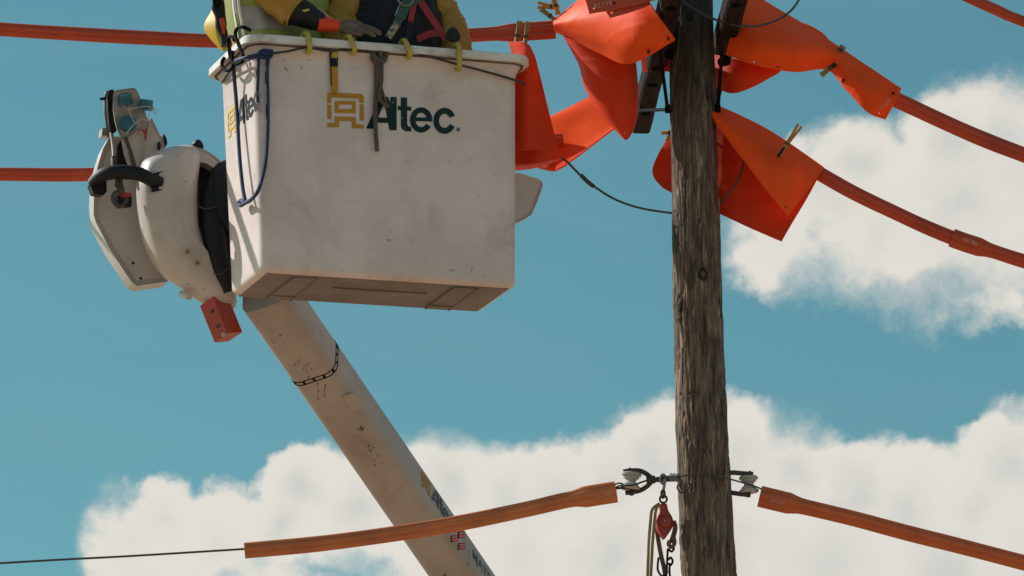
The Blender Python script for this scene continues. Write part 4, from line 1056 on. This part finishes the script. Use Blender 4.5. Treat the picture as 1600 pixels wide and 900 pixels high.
# ------------------------------------------------------------------ things hanging on the bucket
def rimhook(pts, label):
    mb = MB(); tube(mb, [BL(*p) for p in pts], .0125, 5, 12); return tag(mb.build('rim_hook', 'yellow_plastic'), label, 'hook', 'yellow hooks on the bucket rim')
def local_x(xpx, ypx):
    p = WP(xpx, ypx, BL(0, -BD - .085, 0), NB); return (p - BO).dot(BX), (p - BO).dot(BZ)
fy = -BD - .077
for (x, ybot, lean, lab) in ((482, 79, .004, 'bright yellow hook on the bucket rim beside the black glove cuff'), (550, 81, .010, 'yellow hook on the rim by the leather-gloved hand, second from the left'),
                             (637, 87, .010, 'yellow hook on the rim above the grey rope knot, third from the left'), (717, 107, .0, 'pale yellow long hook on the rim nearest its right end')):
    lx, zb = local_x(x, ybot); zr = HB + .040
    rimhook([(lx - lean, fy + .10, zr - .05), (lx - lean, fy + .085, zr - .005), (lx - lean, fy + .06, zr + .022), (lx - lean, fy + .025, zr + .028), (lx - lean, fy - .012, zr + .012), (lx, fy - .022, zr - .02), (lx + lean * .5, fy - .020, (zr + zb) / 2), (lx + lean, fy - .016, zb + .008), (lx + lean, fy + .006, zb - .004), (lx + lean, fy + .02, zb + .006)], lab)
# points on the outside of the bucket, photo position -> 3D on the front or left side
def onF(x, y, off=.012): return WP(x, y, BL(0, -BD - .028 - off, 0), NB)
def onL(x, y, off=.012): return WP(x, y, BL(-BW - .028 - off, 0, 0), -BX)
mb = MB(); P = [onL(347, 128), onL(362, 108, .03), onL(380, 97, .03), onF(404, 88, .03), onF(420, 84.5, .034), onF(450, 80, .040), onF(480, 74.5, .048), onF(515, 79.5, .040), onF(550, 76, .046), onF(590, 81, .04), onF(637, 80.5, .046), onF(717, 101, .036), onF(770, 115, .024), onF(804, 125, .016), onF(815, 129, -.01), WP(819, 132, BL(0, -BD + .03, 0), NB)]
sweep(mb, catmull(P, 8), .0058, CIRC(8)); tag(mb.build('cord', 'dark_cord'), 'dark cord strung along the bucket under the yellow hooks', 'cord')
brp = thing('blue_rope', onF(415, 84), 'blue braided rope knotted at the bucket corner with a long hanging loop', 'rope')
mb = MB()
sweep(mb, catmull([onF(420, 84, .03), onF(417, 110, .014), onF(418, 150, .012), onF(418, 200, .012), onF(415, 250, .012), onF(409, 280, .012), onL(402, 300, .02), onL(392, 312, .02), onL(383, 317, .02), onL(376, 321, .02), onL(373, 317, .02), onL(377, 313, .02), onL(383, 316, .02),
                   onL(379, 292, .02), onL(374, 240, .02), onL(370, 170, .02), onL(366, 120, .035), onL(365, 98, .06)], 9), lambda t: .0098, CIRC(8)); mb.build('loop', 'blue_rope', brp)
mb = MB(); sweep(mb, catmull([onF(408, 84, .03), onF(404, 92, .02), onF(403, 120, .014), onF(402, 145, .014), onF(403, 160, .014)], 6), .0085, CIRC(8)); mb.build('tail', 'blue_rope', brp)
mb = MB(); sweep(mb, catmull([onF(425, 82, .03), onF(414, 79, .05), onF(406, 83, .04), onF(410, 89, .05), onF(422, 88, .04), onF(424, 80, .04), onF(416, 84, .06), onF(408, 80, .05)], 6), .0105, CIRC(8)); mb.build('knot', 'blue_rope', brp)
mb = MB(); sweep(mb, catmull([onL(368, 95, .06), onL(384, 90, .06), onF(403, 86, .04), onF(412, 84, .04)], 6), .0095, CIRC(8)); mb.build('lashing', 'blue_rope', brp)
grp = thing('grey_rope', onF(592, 85), 'frayed grey rope knotted on the cord, hanging over the bucket lettering', 'rope')
mb = MB(); sweep(mb, catmull([onF(584, 84, .03), onF(583, 92, .03), onF(590, 98, .035), onF(594, 88, .03), onF(589, 79, .035), onF(583, 80, .03), onF(586, 90, .05), onF(598, 96, .04), onF(603, 86, .03), onF(599, 79, .03), onF(594, 84, .045), onF(596, 92, .03)], 7), .0125, CIRC(9)); mb.build('knot', 'grey_rope', grp)
mb = MB(); sweep(mb, catmull([onF(588, 92, .03), onF(588, 120, .016), onF(587, 150, .015), onF(586, 175, .014), onF(587, 205, .014), onF(589, 236, .014)], 8), .0105, CIRC(9)); mb.build('strand', 'grey_rope', grp)
mb = MB(); sweep(mb, catmull([onF(596, 94, .03), onF(596, 125, .018), onF(592, 148, .03), onF(597, 160, .02), onF(607, 167, .014)], 8), .0095, CIRC(9)); mb.build('strand', 'grey_rope', grp)
mb = MB(); sweep(mb, catmull([onF(592, 94, .03), onF(593, 122, .02), onF(596, 140, .02), onF(602, 158, .016), onF(608, 168, .014)], 8), .008, CIRC(9)); mb.build('strand', 'grey_rope', grp)
st = thing('tool_strap', onF(522, 145), 'yellow and black strap hanging from the cord above the gold emblem', 'strap')
def fstrap(pts, w, m, name, par, off=.012, th=.0035):
    P = catmull([onF(*p) for p in pts], 5); mb = MB()
    sweep(mb, P, (w, th), flat, [(f[0], f[0].cross(fn).normalized(), fn) for f in rmf(P)]); return mb.build(name, m, par)
fstrap([(521, 69, .03), (523, 80, .026), (522, 92, .02)], .014, 'yellow_plastic', 'webbing', st)
fstrap([(523, 88, .021), (523, 104, .019)], .0155, 'black_vinyl', 'tape', st)
fstrap([(522, 102, .016), (523, 125, .014), (523, 145, .013)], .0155, 'gold_print', 'webbing', st)
fstrap([(516, 70, .022), (516.5, 90, .018), (517.5, 110, .015), (518.5, 135, .013)], .0045, 'black_vinyl', 'edge_cord', st)
def shook(pts, label, Yo=0):
    mb = MB(); sweep(mb, catmull(pts, 6), .0088, CIRC(10)); return tag(mb.build('carabiner_hook', 'black_steel'), label, 'hook', 'black hooks at the bucket corner')
RIMF = lambda x, y, o=.0: WP(x, y, BL(0, -BD - .09 - o, 0), NB)
RIML = lambda x, y, o=.0: WP(x, y, BL(-BW - .09 - o, 0, 0), -BX)
shook([RIML(390, 47, -.05), RIML(382, 43, -.01), RIML(374, 42.5), RIML(369, 47), RIML(368, 55), RIML(372, 68), RIML(377, 80), RIML(380, 87)], 'black hook closest to the bucket corner, looped over the rim')
shook([RIML(366, 63), RIML(364, 58), RIML(358, 58), RIML(356, 64), RIML(358, 78), RIML(360, 90), RIML(363, 97), RIML(370, 99), RIML(378, 96), RIML(380, 92)], 'black S-shaped hook in the middle at the left bucket corner')
shook([RIML(350, 91), RIML(347, 97), RIML(348, 105), RIML(354, 110), RIML(361, 108), RIML(364, 102), RIML(363, 86), RIML(364, 80)], 'lowest black hook curling under the left bucket rim')

# ------------------------------------------------------------------ workers (bodies fused into one surface, clothes over them)
def rings_tube(mb, secs, seg=20):
    """secs: (centre, right-vector half, forward-vector half)"""
    vs = []; n = len(secs)
    for c, a, b in secs:
        for k in range(seg): t = 2 * math.pi * k / seg; vs.append(c + a * math.cos(t) + b * math.sin(t))
    fs = [(i * seg + k, i * seg + (k + 1) % seg, (i + 1) * seg + (k + 1) % seg, (i + 1) * seg + k) for i in range(n - 1) for k in range(seg)]
    fs += [tuple(range(seg))[::-1], tuple((n - 1) * seg + k for k in range(seg))]
    mb.add(vs, fs); return mb
def limb(mb, pts, rs, seg=16):
    P = catmull(pts, 4); fr = rmf(P); m = len(rs) - 1; secs = []
    for i, p in enumerate(P):
        x = i / (len(P) - 1) * m; k = min(int(x), m - 1); r = rs[k] + (rs[k + 1] - rs[k]) * (x - k); secs.append((p, fr[i][1] * r, fr[i][2] * r))
    t0, t1 = fr[0][0], fr[-1][0]
    secs = [(P[0] - t0 * rs[0] * .6, secs[0][1] * .5, secs[0][2] * .5)] + secs + [(P[-1] + t1 * rs[-1] * .6, secs[-1][1] * .5, secs[-1][2] * .5)]
    return rings_tube(mb, secs, seg)
def fuse(name, mb, m, parent, vox=.011, it=3):
    o = mb.build(name, m, parent)
    r = o.modifiers.new('r', 'REMESH'); r.mode = 'VOXEL'; r.voxel_size = vox
    s = o.modifiers.new('s', 'SMOOTH'); s.iterations = it; s.factor = .5
    dg = bpy.context.evaluated_depsgraph_get(); dg.update()
    me = bpy.data.meshes.new_from_object(o.evaluated_get(dg)); o.modifiers.clear(); old = o.data; o.data = me; bpy.data.meshes.remove(old)
    me.polygons.foreach_set('use_smooth', [True] * len(me.polygons))
    if not me.materials: me.materials.append(MATS[m])
    me.name = name
    return o
def worker(lx, ly, facing, label, handL, handR, elbL, elbR, torso_m):
    """lx, ly in the bucket; facing: yaw of the chest (world), hands and elbows in world coordinates"""
    base = BL(lx, ly, .075); t = thing('person', base, label, 'person')
    F = V((math.sin(facing), -math.cos(facing), 0)); S = V((math.cos(facing), math.sin(facing), 0)); U = BZ
    P = lambda s, f, u: base + S * s + F * f + U * u
    mb = MB()
    tors = [(.82, .165, .12), (.92, .17, .125), (1.04, .16, .115), (1.14, .165, .115), (1.28, .185, .125), (1.40, .19, .115), (1.46, .15, .09), (1.50, .07, .06)]
    rings_tube(mb, [(P(0, 0, z), S * a, F * b) for z, a, b in tors], 24)
    limb(mb, [P(0, .01, 1.46), P(0, .02, 1.56)], [.058, .055])
    rings_tube(mb, [(P(0, .03 + o, z), S * a, F * b) for z, a, b, o in ((1.53, .03, .03, .04), (1.555, .052, .06, .03), (1.60, .066, .085, .015), (1.66, .074, .094, .005), (1.72, .073, .092, 0), (1.765, .055, .07, 0), (1.785, .02, .03, 0))], 20)
    limb(mb, [P(0, .115, 1.675), P(0, .133, 1.64)], [.010, .015], 8)
    for s in (-1, 1): rings_tube(mb, [(P(s * .076, .02, z), S * .012, F * r) for z, r in ((1.63, .01), (1.655, .02), (1.685, .02), (1.70, .008))], 8)
    for s in (-1, 1): limb(mb, [P(s * .09, 0, .86), P(s * .10, .02, .46), P(s * .105, -.01, .08)], [.085, .058, .045])
    for s in (-1, 1): limb(mb, [P(s * .105, -.03, .04), P(s * .115, .14, .035)], [.045, .04])
    for s, h, e in ((-1, handL, elbL), (1, handR, elbR)):
        sh = P(s * .20, 0, 1.42); limb(mb, [sh, sh.lerp(e, .5), e, e.lerp(h, .5), h], [.06, .05, .043, .038, .03])
    fuse('body', mb, 'skin_tone', t, .012)
    for s in (-1, 1):
        mb = MB(); cyl(mb, P(s * .03, .120, 1.672), P(s * .03, .128, 1.672), .009, seg=10); mb.build('eye', 'black_plastic', t)
    mb = MB(); cyl(mb, P(-.02, .118, 1.605), P(.02, .118, 1.605), .006, seg=8); mb.build('mouth', 'label_red', t)
    mb = MB(); rings_tube(mb, [(P(0, .01, z), S * a, F * b) for z, a, b in ((1.66, .078, .082), (1.70, .083, .094), (1.73, .083, .096))], 20); mb.build('hair', 'hair_brown', t)
    mb = MB(); rings_tube(mb, [(P(0, .035 - (z - 1.72) * .2, z), S * a, F * b) for z, a, b in ((1.712, .118, .165), (1.722, .116, .16), (1.728, .105, .128), (1.77, .10, .12), (1.82, .08, .098), (1.845, .04, .05))], 26); mb.build('helmet', 'helmet_white', t)
    mb = MB()
    for s in (-1, 1): limb(mb, [P(s * .08, 0, .93), P(s * .10, .02, .46), P(s * .105, -.01, .09)], [.115, .085, .07])
    fuse('trousers', mb, 'denim', t, .012)
    mb = MB(); rings_tube(mb, [(P(0, .0, z), S * (a + .022 + .008 * math.sin(z * 31)), F * (b + .025 + .008 * math.sin(z * 23 + 1))) for z, a, b in ((.86, .175, .13), (.95, .18, .135), (1.04, .172, .125), (1.14, .17, .12), (1.22, .18, .122), (1.30, .19, .128), (1.38, .195, .12), (1.44, .175, .1), (1.49, .10, .07))], 40)
    mb.build('shirt', torso_m, t)
    return t, P, F, S
def garment(mb, pts, rs, seg=64, wr=.0, n=18, seed=0):
    Pth = catmull(pts, n); fr = rmf(Pth); m = len(rs) - 1; vs = []
    for i, p in enumerate(Pth):
        x = i / (len(Pth) - 1) * m; k = min(int(x), m - 1); r = rs[k] + (rs[k + 1] - rs[k]) * (x - k)
        for q in range(seg):
            a = 2 * math.pi * q / seg; d = fr[i][1] * math.cos(a) + fr[i][2] * math.sin(a)
            w = noise.noise((p + d * r) * 16 + V((seed, 0, 0))) * wr + noise.noise((p + d * r) * 38 + V((0, seed, 0))) * wr * .4
            fq = p + d * r; fold = 1 - abs(noise.noise(V((fq.x * 11 + seed, fq.y * 11, fq.z * 26 + fq.x * 14)))) * 3.2
            w += max(0, fold) * wr * .7
            vs.append(p + d * (r + w))
    L_ = len(Pth)
    fs = [(i * seg + k, i * seg + (k + 1) % seg, (i + 1) * seg + (k + 1) % seg, (i + 1) * seg + k) for i in range(L_ - 1) for k in range(seg)]
    fs += [tuple(range(seg))[::-1], tuple((L_ - 1) * seg + k for k in range(seg))]
    mb.add(vs, fs); return mb
def RF(x, y, o=0.): return WP(x, y, BL(0, -BD - .05 + o, 0), NB)     # over the front rim

# left worker: lime vest, yellow sleeve, black cuff, orange wrist, leather hand on the rim
w_hand = RF(520, 39.5, .02)
p1, P1, F1, S1 = worker(-.40, .03, R(15), 'worker in a lime and silver vest with one leather-gloved hand on the bucket rim', BL(-.54, .0, 1.05), w_hand, BL(-.60, .04, 1.25), RF(412, -28, .09), 'vest_lime')
def vest_pt(x, y, o=0.): return WP(x, y, BL(0, -.145 + o, 0), NB)
# vest front panel, draped over the belly
G = resample_grid([[vest_pt(345, -70, .10), vest_pt(372, -70), vest_pt(405, -70, -.03), vest_pt(440, -70), vest_pt(475, -70, .10)],
                   [vest_pt(350, -10, .12), vest_pt(368, -8, .02), vest_pt(400, -6, -.03), vest_pt(440, -6), vest_pt(480, -5, .10)],
                   [vest_pt(358, 60, .12), vest_pt(378, 62, .03), vest_pt(410, 62, -.02), vest_pt(448, 62, .0), vest_pt(485, 62, .10)]], 50, 50)
def patch(mb, G, i0, i1, j0, j1, off, th=.004, fold=.006):
    nu = i1 - i0; nv = j1 - j0; vs = []
    for s in (0, th):
        for i in range(i0, i1 + 1):
            for j in range(j0, j1 + 1):
                p = G[i][j]; k = math.sin(p.x * 55 + p.z * 9) * fold + noise.noise(p * 12) * fold
                vs.append(p + NB * (off + k - s))
    w = nv + 1; n = (nu + 1) * w; fs = []
    for i in range(nu):
        for j in range(nv):
            a = i * w + j; fs += [(a, a + 1, a + w + 1, a + w), (a + n, a + w + n, a + w + 1 + n, a + 1 + n)]
    for j in range(nv): fs += [(j, j + n, j + 1 + n, j + 1), (nu * w + j, nu * w + j + 1, nu * w + j + 1 + n, nu * w + j + n)]
    for i in range(nu): fs += [(i * w, i * w + w, i * w + w + n, i * w + n), (i * w + nv, i * w + nv + n, i * w + w + nv + n, i * w + w + nv)]
    mb.add(vs, fs); return mb
patch(MB(), G, 0, 50, 0, 50, 0).build('vest', 'vest_lime', p1)
patch(MB(), G, 31, 44, 14, 50, .004).build('reflective_band', 'vest_silver', p1)
patch(MB(), G, 10, 36, 9, 16, .0035).build('reflective_band', 'vest_silver', p1)
patch(MB(), G, 6, 48, 13, 15, .008, .006).build('vest_piping', 'vest_piping', p1)
patch(MB(), G, 6, 50, 8, 9, .008, .006).build('vest_piping', 'vest_piping', p1)
mb = MB(); garment(mb, [P1(.17, .0, 1.43), RF(408, -42, .10), RF(430, -12, .07), RF(462, 16, .05)], [.095, .100, .092, .082], wr=.008, seed=2); mb.build('rubber_sleeve', 'yellow_rubber', p1)
mb = MB(); garment(mb, [BL(-.52, .05, 1.50), BL(-.57, .05, 1.38), BL(-.60, .04, 1.25), BL(-.56, .02, 1.12), BL(-.54, .0, 1.0)], [.09, .08, .075, .07, .065], wr=.01, seed=21); mb.build('rubber_sleeve', 'yellow_rubber', p1)
mb = MB(); tube(mb, [RF(462, 17, .05) + (RF(480, -10, .05) - RF(462, 17, .05)).normalized() * .083 * math.cos(a) + V((0, -1, 0)) * .083 * math.sin(a) for a in [2 * math.pi * k / 16 for k in range(17)]], .006, 3, 8); mb.build('sleeve_hem', 'yellow_rubber', p1)
mb = MB(); garment(mb, [RF(458, 14, .05), RF(480, 25, .04), RF(503, 36, .03)], [.074, .060, .042], wr=.003, seed=4); mb.build('rubber_glove_cuff', 'black_vinyl', p1)
mb = MB(); garment(mb, [RF(496, 36, .025), RF(512, 38.5, .02), RF(530, 41, .02)], [.040, .034, .026], wr=.003, seed=5); mb.build('glove_wrist', 'glove_orange', p1)
lb = [WP(a, b, RF(482, 20, -.03), V((.2, -.9, .35)).normalized()) for a, b in ((472, 17), (474, 12), (482, 12), (484, 16), (476, 19))]
MB().add(lb, [(0, 1, 2, 3, 4)]).build('cuff_label', 'yellow_print', p1, smooth=False)
mb = MB()
limb(mb, [RF(528, 42, .02), RF(545, 42, .01), RF(562, 44, .0)], [.026, .036, .034])
limb(mb, [RF(540, 46, .03), RF(556, 49, .01), RF(566, 49, .0)], [.026, .028, .026])
for k, (x, y, o, l) in enumerate(((560, 40, .03, 1.0), (562, 42, .012, 1.1), (563, 44, -.004, 1.05), (560, 47, -.016, .85))):
    limb(mb, [RF(x - 6, y + 1, o), RF(x + 10 * l, y + 1.5, o - .012), RF(x + 22 * l, y + 5, o - .022), RF(x + 30 * l, y + 10 - k * .3, o - .028)], [.0150, .0125, .0115, .0095], 10)
limb(mb, [RF(540, 48, -.0), RF(552, 51.5, -.03), RF(564, 53, -.036)], [.015, .0125, .010], 10)
fuse('leather_glove', mb, 'leather', p1, .0042, 2)
# yellow rain flap and black strap pack at the worker's side
sd = V((0, -1, 0))
mb = MB(); sheet(mb, [[(338, -40, -.15), (348, -40, -.22), (356, -40, -.2)], [(333, 10, -.15), (345, 5, -.24), (356, 10, -.2)], [(319, 41, -.12), (338, 40, -.24), (352, 42, -.2)], [(330, 62, -.15), (342, 62, -.22), (354, 64, -.2)], [(346, 79, -.16), (349, 80, -.2), (354, 80, -.2)]], 40, 24, .004, wob=.008); mb.build('rain_flap', 'rain_yellow', p1)
pk = thing('lanyard_pack', W(350, 60, -.3), 'black energy-absorber lanyard pack with a red label at the worker\'s left side', 'lanyard')
P = catmull(px([(338, -40, -.28), (340, 0, -.28), (343, 20, -.28), (349, 45, -.28), (356, 70, -.28)]), 6); mb = MB(); sweep(mb, P, lambda t: (.030 + .004 * math.sin(t * 20), .022), sec_flat, frames(P, V((0, 1, 0)))); mb.build('pack', 'black_vinyl', pk)
part_slab('label', 'label_red', [(343, 30), (346, 27), (350, 28), (355, 50), (353, 53), (348, 53)], -.306, .006, .0015, par=pk)
mb = MB(); tube(mb, [W(338 + 4 * math.cos(a), 3 + 6 * math.sin(a), -.31) for a in [2 * math.pi * k / 14 for k in range(15)]], .006, 3, 8); mb.build('ring', 'black_steel', pk)
mb = MB(); P = catmull(px([(352, -40, -.24), (356, 10, -.24), (362, 40, -.24), (369, 66, -.24)]), 6); sweep(mb, P, (.014, .004), flat, frames(P, V((0, 1, 0)))); mb.build('strap', 'vest_piping', pk)

# right worker: dark jacket, yellow rubber sleeves, harness
p2, P2, F2, S2 = worker(.13, .03, R(15), 'worker in a dark jacket with yellow rubber sleeves and a red harness', BL(-.16, -.17, 1.02), BL(.44, -.08, .98), BL(-.17, -.04, 1.22), BL(.44, .0, 1.22), 'navy_cloth')
mb = MB(); garment(mb, [BL(.13, .02, .90), BL(.13, .02, 1.1), BL(.13, .03, 1.3), BL(.13, .03, 1.48)], [.235, .232, .24, .20], seg=90, wr=.014, seed=8); mb.build('jacket', 'navy_cloth', p2)
mb = MB(); garment(mb, [BL(-.04, .06, 1.50), BL(-.13, .0, 1.34), BL(-.165, -.06, 1.20), BL(-.14, -.12, 1.08)], [.10, .09, .085, .075], wr=.014, seed=11); mb.build('rubber_sleeve', 'yellow_rubber', p2)
mb = MB(); garment(mb, [BL(.30, .06, 1.50), BL(.385, .02, 1.36), BL(.405, -.04, 1.2), BL(.40, -.08, 1.0)], [.105, .09, .09, .09], wr=.012, seed=15); mb.build('rubber_sleeve', 'yellow_rubber', p2)
for s, p in ((-1, BL(-.13, -.13, 1.05)), (1, BL(.40, -.08, .97))):
    mb = MB(); limb(mb, [p, p - BZ * .06, p - BZ * .10 - BY * .02], [.05, .048, .04])
    for k in range(4): limb(mb, [p - BZ * .09 + BX * (k - 1.5) * .021, p - BZ * .14 + BX * (k - 1.5) * .022 - BY * .01, p - BZ * .175 + BX * (k - 1.5) * .02 - BY * .03], [.0125, .011, .009], 8)
    limb(mb, [p - BZ * .05 - BX * .04 * s, p - BZ * .09 - BX * .06 * s, p - BZ * .12 - BX * .06 * s], [.015, .012, .01], 8)
    fuse('leather_glove', mb, 'leather', p2, .0045, 2)
def hs(pts, w, m, name, o=.0, th=.004):
    P = catmull([WP(a, b, BL(.13, -.232 - o, 0), NB) for a, b in pts], 6); mb = MB()
    sweep(mb, P, (w, th), flat, [(f[0], f[0].cross(NB).normalized(), NB) for f in rmf(P)]); return mb.build(name, m, p2)
hs([(648, -25), (656, 0), (670, 22), (685, 44), (697, 62)], .017, 'strap_red', 'harness_strap')
hs([(650, -10), (645, 15), (641, 34)], .014, 'strap_red', 'harness_strap', .004)
hs([(652, 62), (672, 53), (694, 52)], .016, 'strap_red', 'harness_strap', -.003)
hs([(662, -12), (645, 0), (633, 10), (625, 28)], .026, 'strap_green', 'lanyard', .008, .008)
hs([(628, 24), (620, 36), (606, 60)], .019, 'strap_green', 'lanyard', .006, .006)
hs([(622, 36), (606, 58)], .016, 'strap_label', 'printed_label', .0135, .001)
hs([(641, 33), (637, 62)], .012, 'navy_cloth', 'harness_strap', .004)
mb = MB(); tube(mb, [WP(634 + 12 * math.cos(a), -3 + 12 * math.sin(a), BL(.13, -.25, 0), NB) for a in [R(20 + 200 * k / 14) for k in range(15)]], .006, 3, 8); mb.build('harness_ring', 'galvanised', p2)
mb = MB(); inflate(mb, [(697, 60), (698, 50), (704, 43), (711, 44), (717, 52), (719, 62), (708, 66)], -.52, .02, .02); mb.build('buckle', 'navy_cloth', p2, sharp=60)
